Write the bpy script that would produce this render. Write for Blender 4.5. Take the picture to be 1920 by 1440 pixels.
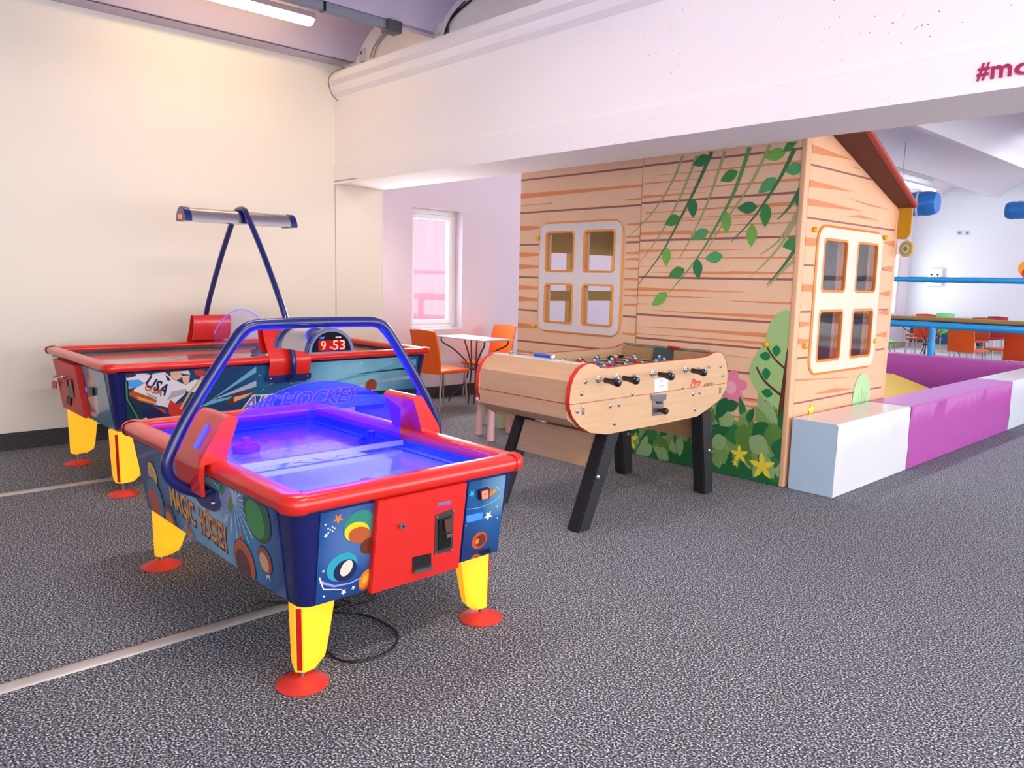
import bpy, bmesh, math, random
from mathutils import Vector, Matrix
C = bpy.context.scene.collection
for o in list(bpy.data.objects): bpy.data.objects.remove(o)
V = Vector
R = random.Random(7)

# ------------------------------------------------------------------ camera
CH = 1.40; F = 1449.6
def _cam():
    yaw, pit, rol = -0.81817, 0.134815, 0.0223695
    f = V((math.cos(pit)*math.sin(yaw), math.cos(pit)*math.cos(yaw), -math.sin(pit)))
    r = f.cross(V((0, 0, 1))).normalized(); u = r.cross(f)
    return r*math.cos(rol)+u*math.sin(rol), -r*math.sin(rol)+u*math.cos(rol), f
CR, CU, CF = _cam()
cam = bpy.data.cameras.new('camera'); camo = bpy.data.objects.new('camera', cam); C.objects.link(camo)
m = Matrix.Identity(4)
for i, a in enumerate((CR, CU, -CF)):
    for j in range(3): m[j][i] = a[j]
m[2][3] = CH
camo.matrix_world = m
cam.sensor_width = 36; cam.lens = F/1920*36; cam.clip_start = 0.05; cam.clip_end = 200
bpy.context.scene.camera = camo

# ------------------------------------------------------------------ world, exposure
sc = bpy.context.scene
sc.view_settings.view_transform = 'Standard'; sc.view_settings.look = 'None'
sc.view_settings.gamma = 1; sc.view_settings.use_curve_mapping = False
sc.view_settings.exposure = 1.0
w = bpy.data.worlds.new('world'); sc.world = w; w.use_nodes = True
bg = w.node_tree.nodes['Background']; bg.inputs[0].default_value = (0.93, 0.95, 1.0, 1); bg.inputs[1].default_value = 2.7

def area(name, loc, size, sizey, power, col, rot=(0, 0, 0)):
    l = bpy.data.lights.new(name, 'AREA'); l.shape = 'RECTANGLE'; l.size = size; l.size_y = sizey
    l.energy = power; l.color = col
    o = bpy.data.objects.new(name, l); C.objects.link(o); o.location = loc; o.rotation_euler = rot
    return o
WARM = (1.0, 0.80, 0.58); COOL = (0.90, 0.95, 1.0)
# light of the tube lamps hung in the vaults (the fixtures themselves are built below)
# daylight entering through the two windows of the back room
area('window_1_daylight', (-7.12, 5.49, 1.50), .62, 1.25, 24, (1.0, .90, .96), (0, -math.pi/2, 0))
area('window_2_daylight', (-7.12, 18.1, 1.50), 1.5, 1.4, 12, (.95, .97, 1.0), (0, -math.pi/2, 0))

# ------------------------------------------------------------------ pixel helpers
def ray(x, y): return CR*((x-960)/F) - CU*((y-720)/F) + CF
def onx(x, y, X): d = ray(x, y); return V((0, 0, CH)) + d*(X/d.x)
def ony(x, y, Y): d = ray(x, y); return V((0, 0, CH)) + d*(Y/d.y)
def onz(x, y, z=0): d = ray(x, y); return V((0, 0, CH)) + d*((z-CH)/d.z)

# ------------------------------------------------------------------ materials
def lin(c):
    if isinstance(c, str):
        c = [int(c[i:i+2], 16)/255 for i in (0, 2, 4)]
        c = [x/12.92 if x <= .04045 else ((x+.055)/1.055)**2.4 for x in c]
    return (c[0], c[1], c[2], 1)
MATS = {}
def mat(col, rough=.5, metal=0, emis=0, ecol=None, spec=.5, noise=0, nscale=20, bump=0, bscale=60, coat=0, key=''):
    k = (col if isinstance(col, str) else tuple(col), rough, metal, emis, ecol, spec, noise, nscale, bump, bscale, coat, key)
    if k in MATS: return MATS[k]
    M = bpy.data.materials.new('paint_%d' % len(MATS)); M.use_nodes = True
    nt = M.node_tree; b = nt.nodes['Principled BSDF']
    b.inputs['Base Color'].default_value = lin(col); b.inputs['Roughness'].default_value = rough
    b.inputs['Metallic'].default_value = metal; b.inputs['Specular IOR Level'].default_value = spec
    if coat: b.inputs['Coat Weight'].default_value = coat; b.inputs['Coat Roughness'].default_value = .08
    if emis:
        b.inputs['Emission Color'].default_value = lin(ecol or col); b.inputs['Emission Strength'].default_value = emis
    if noise or bump:
        tc = nt.nodes.new('ShaderNodeTexCoord')
    if noise:
        n = nt.nodes.new('ShaderNodeTexNoise'); n.inputs['Scale'].default_value = nscale; n.inputs['Detail'].default_value = 5
        nt.links.new(tc.outputs['Object'], n.inputs['Vector'])
        r = nt.nodes.new('ShaderNodeMapRange'); r.inputs[1].default_value = .3; r.inputs[2].default_value = .7
        r.inputs[3].default_value = 1-noise; r.inputs[4].default_value = 1+noise*.5
        nt.links.new(n.outputs['Fac'], r.inputs[0])
        mx = nt.nodes.new('ShaderNodeVectorMath'); mx.operation = 'SCALE'; mx.inputs[0].default_value = lin(col)[:3]
        nt.links.new(r.outputs[0], mx.inputs['Scale']); nt.links.new(mx.outputs[0], b.inputs['Base Color'])
    if bump:
        n2 = nt.nodes.new('ShaderNodeTexNoise'); n2.inputs['Scale'].default_value = bscale; n2.inputs['Detail'].default_value = 3
        nt.links.new(tc.outputs['Object'], n2.inputs['Vector'])
        bp = nt.nodes.new('ShaderNodeBump'); bp.inputs['Strength'].default_value = min(bump, 1); bp.inputs['Distance'].default_value = .01 if bump <= 1 else .01*bump
        nt.links.new(n2.outputs['Fac'], bp.inputs['Height']); nt.links.new(bp.outputs[0], b.inputs['Normal'])
    MATS[k] = M
    return M

def glass(name, tint=(1, 1, 1), gloss=.08, bump=0, emis=None, es=0, rough=.03):
    M = bpy.data.materials.new(name); M.use_nodes = True; nt = M.node_tree; nt.nodes.clear()
    out = nt.nodes.new('ShaderNodeOutputMaterial'); t = nt.nodes.new('ShaderNodeBsdfTransparent'); t.inputs[0].default_value = (*tint, 1)
    g = nt.nodes.new('ShaderNodeBsdfGlossy'); g.inputs['Roughness'].default_value = rough
    fr = nt.nodes.new('ShaderNodeFresnel'); fr.inputs[0].default_value = 1.45
    ad = nt.nodes.new('ShaderNodeMath'); ad.operation = 'ADD'; ad.inputs[1].default_value = gloss; ad.use_clamp = True
    mx = nt.nodes.new('ShaderNodeMixShader'); L = nt.links.new
    ge = nt.nodes.new('ShaderNodeNewGeometry'); fb = nt.nodes.new('ShaderNodeMath'); fb.operation = 'SUBTRACT'; fb.inputs[0].default_value = 1; L(ge.outputs['Backfacing'], fb.inputs[1])
    fm_ = nt.nodes.new('ShaderNodeMath'); fm_.operation = 'MULTIPLY'; L(fr.outputs[0], ad.inputs[0]); L(ad.outputs[0], fm_.inputs[0]); L(fb.outputs[0], fm_.inputs[1]); L(fm_.outputs[0], mx.inputs[0]); L(t.outputs[0], mx.inputs[1]); L(g.outputs[0], mx.inputs[2])
    res = mx.outputs[0]
    if bump:
        tc = nt.nodes.new('ShaderNodeTexCoord'); mp = nt.nodes.new('ShaderNodeMapping'); mp.inputs['Scale'].default_value = (40, 40, 4)
        n = nt.nodes.new('ShaderNodeTexNoise'); n.inputs['Scale'].default_value = 1; bp = nt.nodes.new('ShaderNodeBump')
        bp.inputs['Strength'].default_value = bump; bp.inputs['Distance'].default_value = .02
        L(tc.outputs['Object'], mp.inputs[0]); L(mp.outputs[0], n.inputs['Vector']); L(n.outputs['Fac'], bp.inputs['Height']); L(bp.outputs[0], g.inputs['Normal'])
    if emis:
        e = nt.nodes.new('ShaderNodeEmission'); e.inputs[0].default_value = (*emis, 1); e.inputs[1].default_value = es
        a = nt.nodes.new('ShaderNodeAddShader'); L(res, a.inputs[0]); L(e.outputs[0], a.inputs[1]); res = a.outputs[0]
    L(res, out.inputs[0]); return M

def ramp_mat(name, fn_scale, stops, rough=.9, kind='NOISE', bump=.3, detail=2, spec=.3):
    M = bpy.data.materials.new(name); M.use_nodes = True; nt = M.node_tree; b = nt.nodes['Principled BSDF']
    b.inputs['Roughness'].default_value = rough; b.inputs['Specular IOR Level'].default_value = spec
    tc = nt.nodes.new('ShaderNodeTexCoord')
    mp = nt.nodes.new('ShaderNodeMapping'); mp.inputs['Scale'].default_value = fn_scale if isinstance(fn_scale, tuple) else (fn_scale,)*3
    n = nt.nodes.new('ShaderNodeTexNoise'); n.inputs['Scale'].default_value = 1; n.inputs['Detail'].default_value = detail
    cr = nt.nodes.new('ShaderNodeValToRGB'); e = cr.color_ramp.elements
    e[0].position = stops[0][0]; e[0].color = lin(stops[0][1]); e[1].position = stops[-1][0]; e[1].color = lin(stops[-1][1])
    for p, c in stops[1:-1]: q = e.new(p); q.color = lin(c)
    L = nt.links.new
    L(tc.outputs['Object'], mp.inputs[0]); L(mp.outputs[0], n.inputs['Vector']); L(n.outputs['Fac'], cr.inputs[0]); L(cr.outputs[0], b.inputs['Base Color'])
    if bump:
        bp = nt.nodes.new('ShaderNodeBump'); bp.inputs['Strength'].default_value = bump; bp.inputs['Distance'].default_value = .004
        L(n.outputs['Fac'], bp.inputs['Height']); L(bp.outputs[0], b.inputs['Normal'])
    return M

M_carpet = ramp_mat('carpet', 135, [(.34, '191b1f'), (.45, '46494e'), (.54, '7a7e85'), (.64, 'e2e4ea')], .92, detail=4, bump=.08)
M_tile = mat('d8d4d8', .35, noise=.05, nscale=3)
def wall_mat(name, col, specks=False, bump=.15):
    M = ramp_mat(name, 3, [(.3, col), (.7, col)], .75, bump=0)
    nt = M.node_tree; L = nt.links.new; b = nt.nodes['Principled BSDF']
    tc = nt.nodes['Texture Coordinate']
    n = nt.nodes.new('ShaderNodeTexNoise'); n.inputs['Scale'].default_value = 14; n.inputs['Detail'].default_value = 4
    L(tc.outputs['Object'], n.inputs['Vector']); bp = nt.nodes.new('ShaderNodeBump'); bp.inputs['Strength'].default_value = bump; bp.inputs['Distance'].default_value = .01
    L(n.outputs['Fac'], bp.inputs['Height']); L(bp.outputs[0], b.inputs['Normal'])
    if specks:
        vo = nt.nodes.new('ShaderNodeTexVoronoi'); vo.inputs['Scale'].default_value = 26; vo.inputs['Randomness'].default_value = 1
        L(tc.outputs['Object'], vo.inputs['Vector'])
        lt = nt.nodes.new('ShaderNodeMath'); lt.operation = 'LESS_THAN'; n9 = nt.nodes.new('ShaderNodeTexNoise'); n9.inputs['Scale'].default_value = 1.6; L(tc.outputs['Object'], n9.inputs['Vector'])
        m9 = nt.nodes.new('ShaderNodeMapRange'); m9.inputs[1].default_value = .38; m9.inputs[2].default_value = .7; m9.inputs[3].default_value = 0; m9.inputs[4].default_value = .10; L(n9.outputs['Fac'], m9.inputs[0]); L(m9.outputs[0], lt.inputs[1]); L(vo.outputs['Distance'], lt.inputs[0])
        mx = nt.nodes.new('ShaderNodeMix'); mx.data_type = 'RGBA'; mx.inputs[7].default_value = lin('8a7e80')
        old = b.inputs['Base Color'].links[0].from_socket
        L(lt.outputs[0], mx.inputs[0]); L(old, mx.inputs[6]); L(mx.outputs[2], b.inputs['Base Color'])
    return M
M_wall = wall_mat('white_wall', 'f4ecdc')
M_beam = wall_mat('white_beam', 'faf6f4', True, .08)
M_lilac = wall_mat('lilac_wall', 'e2d3dc', bump=.06)
M_far = wall_mat('far_wall', 'dfe4ea', bump=.05)
M_ceil = wall_mat('ceiling_paint', 'd6d0d8', bump=.05)
M_ceil1 = wall_mat('ceiling_lilac_light', 'cac0d2', bump=.05)  # lilac of purple lamp light put into the base colour
M_base = ramp_mat('baseboard_carpet', 160, [(.3, '26262a'), (.7, '5a5a5e')], .95)
RED = mat('e0251c', .28, coat=.4); REDM = mat('d8231c', .42, bump=.05, bscale=300)
BLUE = mat('07155c', .3, coat=.35); NAVY = mat('081a66', .3, coat=.5)
CHROME = mat('c8c8cc', .2, 1); STEEL = mat('9a9aa0', .4, 1); BLACK = mat('101012', .35); BLACKM = mat('17171a', .6)
WOOD = ramp_mat('beech_laminate', (40, 3, 40), [(.25, 'd0a57c'), (.75, 'dab28a')], .45, bump=0, detail=3, spec=.4)
WOODX = ramp_mat('beech_laminate_cross', (3, 40, 40), [(.25, 'cfa57e'), (.75, 'dab38c')], .45, bump=0, detail=3, spec=.4)
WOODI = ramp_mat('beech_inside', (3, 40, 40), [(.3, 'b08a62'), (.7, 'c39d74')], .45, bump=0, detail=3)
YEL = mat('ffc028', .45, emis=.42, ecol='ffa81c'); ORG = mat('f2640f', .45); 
WHITE = mat('f2f2f2', .5)

# ------------------------------------------------------------------ mesh builder
ORG_ = {}
class MB:
    def __init__(s): s.b = bmesh.new(); s.ms = []; s.cur = 0; s.sm = False
    def m(s, M):
        if M not in s.ms: s.ms.append(M)
        s.cur = s.ms.index(M); return s
    def face(s, pts, smooth=False):
        vs = [s.b.verts.new(p) for p in pts]
        try:
            f = s.b.faces.new(vs); f.material_index = s.cur; f.smooth = smooth; return f
        except Exception: return None
    def grid(s, rows, closed_u=False, closed_v=False, smooth=True, caps=False):
        vs = [[s.b.verts.new(p) for p in r] for r in rows]
        n = len(vs); k = len(vs[0])
        for i in range(n if closed_v else n-1):
            for j in range(k if closed_u else k-1):
                a, b2, c, d = vs[i][j], vs[i][(j+1) % k], vs[(i+1) % n][(j+1) % k], vs[(i+1) % n][j]
                try:
                    f = s.b.faces.new((a, b2, c, d)); f.material_index = s.cur; f.smooth = smooth
                except Exception: pass
        if caps:
            for r in (vs[0], vs[-1]):
                try: f = s.b.faces.new(r); f.material_index = s.cur
                except Exception: pass
        return s
    def box(s, a, b2, bev=0, rot=None, piv=None):
        x0, y0, z0 = a; x1, y1, z1 = b2
        t = bmesh.new(); bmesh.ops.create_cube(t, size=1)
        for v in t.verts: v.co = V(((x0+x1)/2+v.co.x*(x1-x0), (y0+y1)/2+v.co.y*(y1-y0), (z0+z1)/2+v.co.z*(z1-z0)))
        if bev: bmesh.ops.bevel(t, geom=t.edges[:], offset=bev, segments=3, affect='EDGES', profile=.5)
        if rot:
            p = V(piv or (0, 0, 0)); M = Matrix.Translation(p) @ rot.to_4x4() @ Matrix.Translation(-p)
            bmesh.ops.transform(t, matrix=M, verts=t.verts)
        s.join(t, False); return s
    def join(s, t, smooth=False):
        mp = {v: s.b.verts.new(v.co) for v in t.verts}
        for f in t.faces:
            try: g = s.b.faces.new([mp[v] for v in f.verts]); g.material_index = s.cur; g.smooth = smooth
            except Exception: pass
        t.free()
    def prism(s, poly, vec, bev=0):
        "closed solid: polygon of 3-D points pushed along vec"
        t = bmesh.new(); vs = [t.verts.new(p) for p in poly]; f = t.faces.new(vs)
        r = bmesh.ops.extrude_face_region(t, geom=[f])
        nv = [g for g in r['geom'] if isinstance(g, bmesh.types.BMVert)]
        for v in nv: v.co += V(vec)
        bmesh.ops.recalc_face_normals(t, faces=t.faces)
        if bev: bmesh.ops.bevel(t, geom=t.edges[:], offset=bev, segments=2, affect='EDGES')
        s.join(t, False); return s
    def tube(s, path, r, seg=12, caps=True, flat=None):
        P = [V(p) for p in path]; rs = r if isinstance(r, (list, tuple)) else [r]*len(P)
        rows = []; up = None
        for i, p in enumerate(P):
            d = (P[min(i+1, len(P)-1)]-P[max(i-1, 0)]).normalized()
            if up is None:
                up = V((0, 0, 1)) if abs(d.z) < .9 else V((1, 0, 0))
            a = (up - d*up.dot(d)).normalized(); b2 = d.cross(a); up = a
            rows.append([p+(a*math.cos(2*math.pi*k/seg)+b2*math.sin(2*math.pi*k/seg))*rs[i] for k in range(seg)])
        s.grid(rows, closed_u=True, caps=caps); return s
    def cyl(s, p0, p1, r0, r1=None, seg=20):
        return s.tube([p0, p1], [r0, r0 if r1 is None else r1], seg)
    def lathe(s, c, prof, axis=(0, 0, 1), seg=28):
        ax = V(axis).normalized(); a = ax.orthogonal().normalized(); b2 = ax.cross(a); c = V(c)
        rows = [[c+ax*h+(a*math.cos(2*math.pi*k/seg)+b2*math.sin(2*math.pi*k/seg))*r for k in range(seg)] for r, h in prof]
        s.grid(rows, closed_u=True, caps=True); return s
    def ball(s, c, r, seg=14, sc=(1, 1, 1)):
        t = bmesh.new(); bmesh.ops.create_uvsphere(t, u_segments=seg, v_segments=seg//2+2, radius=1)
        for v in t.verts: v.co = V(c)+V((v.co.x*r*sc[0], v.co.y*r*sc[1], v.co.z*r*sc[2]))
        s.join(t, True); return s
    def build(s, name, parent=None, mats=None, **tags):
        org = ORG_.get(parent, V((0, 0, 0))) if parent else V((0, 0, 0))
        if org.length: bmesh.ops.translate(s.b, vec=-org, verts=s.b.verts)
        me = bpy.data.meshes.new(name); s.b.to_mesh(me); s.b.free(); me.set_sharp_from_angle(angle=math.radians(42))
        for M in s.ms: me.materials.append(M)
        o = bpy.data.objects.new(name, me); C.objects.link(o)
        if parent: o.parent = parent; ORG_[o] = org
        for k, v in tags.items(): o[k] = v
        return o
def one(name, M, fn, parent=None, **tags):
    b = MB().m(M); fn(b); return b.build(name, parent, **tags)
def thing(name, label, cat, loc=(0, 0, 0), rz=0, group=None, world=True):
    o = bpy.data.objects.new(name, None); C.objects.link(o); o.location = loc; o.rotation_euler = (0, 0, rz); o.empty_display_size = .1
    o['label'] = label; o['category'] = cat
    if group: o['group'] = group
    ORG_[o] = V(loc) if world else V((0, 0, 0)); return o
def tag(o, label, cat, group=None):
    o['label'] = label; o['category'] = cat
    if group: o['group'] = group
    return o
def struct(o): o['kind'] = 'structure'; return o
def dup(root, loc, rz, label, group=None):
    r = root.copy(); C.objects.link(r); r.location = loc; r.rotation_euler = (0, 0, rz); r['label'] = label
    if group: r['group'] = group
    for ch in list(root.children):
        c = ch.copy(); C.objects.link(c); c.parent = r
        for g in ch.children:
            d = g.copy(); C.objects.link(d); d.parent = c
    return r

# ------------------------------------------------------------------ flat artwork on planes
class Plane:
    def __init__(s, o, u, v, n):
        s.o = V(o); s.u = V(u).normalized(); v = V(v); s.v = (v-s.u*v.dot(s.u)).normalized(); s.n = s.u.cross(s.v)
        if s.n.dot(V(n)) < 0: s.n = -s.n
    def px(s, x, y):
        d = ray(x, y); c = V((0, 0, CH)); t = (s.o-c).dot(s.n)/d.dot(s.n); p = c+d*t-s.o
        return (p.dot(s.u), p.dot(s.v))
    def w(s, uv, off=0): return s.o+s.u*uv[0]+s.v*uv[1]+s.n*off
class Art:
    "flat printed shapes stacked in thin layers on a panel"
    def __init__(s, mb, pl, base=.0006, step=.0001, clip=None): s.mb = mb; s.pl = pl; s.off = base; s.step = step; s.clip = clip
    def up(s): s.off += s.step
    def poly(s, uv, M, px=False):
        if px: uv = [s.pl.px(*p) for p in uv]
        if s.clip: uv = clip(uv, s.clip)
        if len(uv) < 3: return
        s.mb.m(M); s.mb.face([s.pl.w(p, s.off) for p in uv]); s.up()
    def ell(s, c, a, b, M, rot=0, n=28):
        ca, sa = math.cos(rot), math.sin(rot)
        s.poly([(c[0]+a*math.cos(t)*ca-b*math.sin(t)*sa, c[1]+a*math.cos(t)*sa+b*math.sin(t)*ca) for t in [2*math.pi*i/n for i in range(n)]], M)
    def star(s, c, r, M, rot=0, k=5, inner=.42):
        s.poly([(c[0]+(r if i % 2 == 0 else r*inner)*math.sin(rot+math.pi*i/k), c[1]+(r if i % 2 == 0 else r*inner)*math.cos(rot+math.pi*i/k)) for i in range(2*k)], M)
    def rrect(s, x0, y0, x1, y1, r, M, hole=None):
        s.poly(rr(x0, y0, x1, y1, r), M)
    def ring(s, outer, inner, M):
        s.mb.m(M); n = len(outer)
        for i in range(n):
            j = (i+1) % n
            s.mb.face([s.pl.w(outer[i], s.off), s.pl.w(outer[j], s.off), s.pl.w(inner[j], s.off), s.pl.w(inner[i], s.off)])
        s.up()
    def leaf(s, a, b, wd, M, px=False):
        if px: a = s.pl.px(*a); b = s.pl.px(*b)
        dx, dy = b[0]-a[0], b[1]-a[1]; L = math.hypot(dx, dy); nx, ny = -dy/L, dx/L; n = 8; pts = []
        for i in range(n+1):
            t = i/n; h = wd*math.sin(math.pi*t**.85)*.5; pts.append((a[0]+dx*t+nx*h, a[1]+dy*t+ny*h))
        for i in range(n-1, 0, -1):
            t = i/n; h = wd*math.sin(math.pi*t**.85)*.5; pts.append((a[0]+dx*t-nx*h, a[1]+dy*t-ny*h))
        s.poly(pts, M)
    def line(s, pts, w0, w1, M, px=False):
        if px: pts = [s.pl.px(*p) for p in pts]
        n = len(pts); s.mb.m(M); prev = None
        for i, p in enumerate(pts):
            a = pts[max(i-1, 0)]; b = pts[min(i+1, n-1)]; dx, dy = b[0]-a[0], b[1]-a[1]; L = math.hypot(dx, dy) or 1
            h = (w0+(w1-w0)*i/(n-1))/2; q = ((p[0]-dy/L*h, p[1]+dx/L*h), (p[0]+dy/L*h, p[1]-dx/L*h))
            if prev:
                qq = [prev[0], q[0], q[1], prev[1]]
                if s.clip: qq = clip(qq, s.clip)
                if len(qq) > 2: s.mb.face([s.pl.w(k_, s.off) for k_ in qq])
            prev = q
        s.up()
    def curve(s, pts, w0, w1, M, px=False, n=16):
        if px: pts = [s.pl.px(*p) for p in pts]
        s.line(cr(pts, n), w0, w1, M)
    def text(s, txt, c, hgt, M, width=None, rot=0, shear=0, ext=0, bold=0, flip=False):
        t = text_mesh(txt, shear, bold); s.mb.m(M)
        xs = [p[0] for p, _ in [(v, 0) for v in t[0]]]; ys = [v[1] for v in t[0]]
        x0, x1, y0, y1 = min(xs), max(xs), min(ys), max(ys); sy = hgt/(y1-y0); sx = width/(x1-x0) if width else sy
        ca, sa = math.cos(rot), math.sin(rot)
        def mp(v, o):
            a = (v[0]-(x0+x1)/2)*sx; b = (v[1]-(y0+y1)/2)*sy
            return s.pl.w((c[0]+a*ca-b*sa, c[1]+a*sa+b*ca), o)
        for f in t[1]:
            s.mb.face([mp(t[0][i], s.off+ext) for i in f])
        if ext:
            from collections import Counter
            ec = Counter(); od = {}
            for f in t[1]:
                for i in range(len(f)):
                    e = (f[i], f[(i+1) % len(f)]); ec[frozenset(e)] += 1; od[frozenset(e)] = e
            for k, cnt in ec.items():
                if cnt == 1:
                    a, b = od[k]; s.mb.face([mp(t[0][a], s.off), mp(t[0][b], s.off), mp(t[0][b], s.off+ext), mp(t[0][a], s.off+ext)])
        s.up()
def clip(P, c):
    for ax, lim, sg in ((0, c[0], 1), (0, c[2], -1), (1, c[1], 1), (1, c[3], -1)):
        out = []
        for i in range(len(P)):
            a, b = P[i-1], P[i]; ia, ib = (a[ax]-lim)*sg >= 0, (b[ax]-lim)*sg >= 0
            if ia != ib:
                t = (lim-a[ax])/(b[ax]-a[ax]); out.append((a[0]+(b[0]-a[0])*t, a[1]+(b[1]-a[1])*t))
            if ib: out.append((b[0], b[1]))
        P = out
        if not P: return []
    return P
def rr(x0, y0, x1, y1, r, n=5):
    pts = []
    for cx, cy, a0 in ((x1-r, y1-r, 0), (x0+r, y1-r, 90), (x0+r, y0+r, 180), (x1-r, y0+r, 270)):
        for i in range(n+1):
            a = math.radians(a0+90*i/n); pts.append((cx+r*math.cos(a), cy+r*math.sin(a)))
    return pts
def cr(P, n=12):
    "smooth curve through points"
    P = [V(p) if len(p) == 3 else V((p[0], p[1], 0)) for p in P]; two = True; out = []
    for i in range(len(P)-1):
        p0 = P[max(i-1, 0)]; p1 = P[i]; p2 = P[i+1]; p3 = P[min(i+2, len(P)-1)]
        for k in range(n):
            t = k/n
            out.append(.5*((2*p1)+(p2-p0)*t+(2*p0-5*p1+4*p2-p3)*t*t+(3*p1-p0-3*p2+p3)*t**3))
    out.append(P[-1]); return out
_tc = {}
def text_mesh(txt, shear=0, bold=0):
    k = (txt, shear, bold)
    if k in _tc: return _tc[k]
    cu = bpy.data.curves.new('t', 'FONT'); cu.body = txt; cu.size = 1; cu.shear = shear; cu.offset = bold; cu.resolution_u = 3
    o = bpy.data.objects.new('t', cu); C.objects.link(o); dg = bpy.context.evaluated_depsgraph_get(); dg.update()
    me = o.evaluated_get(dg).to_mesh(); vs = [tuple(v.co) for v in me.vertices]; fs = [tuple(p.vertices) for p in me.polygons]
    o.evaluated_get(dg).to_mesh_clear(); bpy.data.objects.remove(o); bpy.data.curves.remove(cu)
    _tc[k] = (vs, fs); return _tc[k]

# ================================================================== ROOM SHELL
WX = -6.93; WX2 = -7.15; BY0 = 4.04; BY1 = 4.60; BZ = 2.285; FY = 19.5; XE = 5.5; YS = -4.5; RZ = 3.41
struct(one('floor', M_carpet, lambda b: b.box((WX2-.3, YS, -.1), (XE, 12.2, 0))))
struct(one('floor_far', M_tile, lambda b: b.box((WX2-.3, 12.2, -.1), (XE, FY+.2, 0))))
def wall_left(b):
    b.box((WX-.25, YS, 0), (WX, BY1, 4.1))
struct(one('wall_left', M_wall, wall_left))
def wall_back(b):
    # thin wall of the next room, with the opening of the tall window and of the far one
    x0, x1 = WX2-.2, WX2
    for (ya, yb, za, zb) in ((BY1, 5.13, 0, 4.1), (5.13, 5.85, 0, .80), (5.13, 5.85, 2.17, 4.1), (5.85, 17.3, 0, 4.1), (17.3, 18.95, 0, .71), (17.3, 18.95, 2.26, 4.1), (18.95, FY+.2, 0, 4.1)):
        b.box((x0, ya, za), (x1, yb, zb))
struct(one('wall_back', M_lilac, wall_back))
struct(one('wall_far', M_far, lambda b: b.box((WX2-.2, FY, 0), (XE, FY+.2, 4.1))))
struct(one('baseboard_left', M_base, lambda b: b.box((WX, YS, 0), (WX+.012, BY1, .135))))
struct(one('baseboard_back', M_base, lambda b: b.box((WX2, BY1, 0), (WX2+.012, 12.2, .135))))
struct(one('baseboard_far', mat('b0a098', .6), lambda b: (b.box((WX2, 12.2, 0), (WX2+.015, FY, .12)), b.box((WX2, FY-.015, 0), (XE, FY, .12)))))
# the beam between the rooms, with its cornice and the wall above it
def beam(b):
    prof = [(BY0-.014, BZ), (BY0-.014, BZ+.19), (BY0, BZ+.20), (BY0, 3.10), (3.995, 3.135), (3.985, 3.20), (3.93, 3.225), (3.93, 3.29), (4.12, 3.29), (4.12, 4.1), (BY1, 4.1), (BY1, BZ)]
    b.prism([(WX-.1, y, z) for y, z in prof], (XE-WX+.1, 0, 0))
struct(one('wall_beam', M_beam, beam))
struct(one('shadow_gap_strip', mat('b9aeb0', .7), lambda b: b.box((WX, BY0-.0155, BZ+.022), (WX+.42, BY0-.014, BZ+.034))))  # grey strip painted in for the shadow of a narrow gap
struct(one('trim_2', mat('a8a0a0', .7), lambda b: b.box((WX, BY0-.006, 0), (WX+.003, BY0, BZ))))
struct(one('trim_3', mat('f4eef0', .6), lambda b: b.box((WX-.002, BY1-.012, .0), (WX+.004, BY1, BZ))))
# vaulted ceilings
def zc(x):
    for a, c in zip(XS[:-1], XS[1:]):
        if a+.05 < x < c-.05: t = (x-a-.05)/(c-a-.1); return RZ+.30*(1-(2*t-1)**2)**.8
    return RZ
def vault(b, y0, y1, xs, sag):
    pts = []
    for a, c in zip(xs[:-1], xs[1:]):
        pts.append((a, RZ)); a2 = a+.05; c2 = c-.05
        for k in range(15):
            t = k/14; x = a2+(c2-a2)*t; pts.append((x, RZ+sag*(1-(2*t-1)**2)**.8+(0 if 0 < k < 14 else .0)))
        pts.append((c, RZ))
    rows = [[(x, y0, z) for x, z in pts], [(x, y1, z) for x, z in pts]]
    b.grid(rows, smooth=False)
    b.grid([[(x, y, z+.12) for x, y, z in r] for r in rows], smooth=False)
XS = [-6.72, -5.45, -3.95, -2.5, -1.05, .4, 1.85, 3.3, 4.75, 5.6]
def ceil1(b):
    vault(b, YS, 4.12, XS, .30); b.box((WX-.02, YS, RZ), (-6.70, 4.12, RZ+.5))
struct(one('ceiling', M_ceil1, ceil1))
struct(one('wall_light_blocker', M_wall, lambda b: b.box((WX-.25, YS-.2, 0), (3.4, YS, 4.1))))  # unseen wall added to block outside light and darken the left floor
def ceil2(b):
    vault(b, BY1, FY, XS, .30); b.box((WX2-.1, BY1, RZ-.03), (-6.72, FY, RZ+.4))
struct(one('ceiling_back', M_ceil, ceil2))
struct(one('trim_roof', M_ceil, lambda b: b.box((WX-.4, YS, 4.05), (XE, FY+.2, 4.15))))

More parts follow.
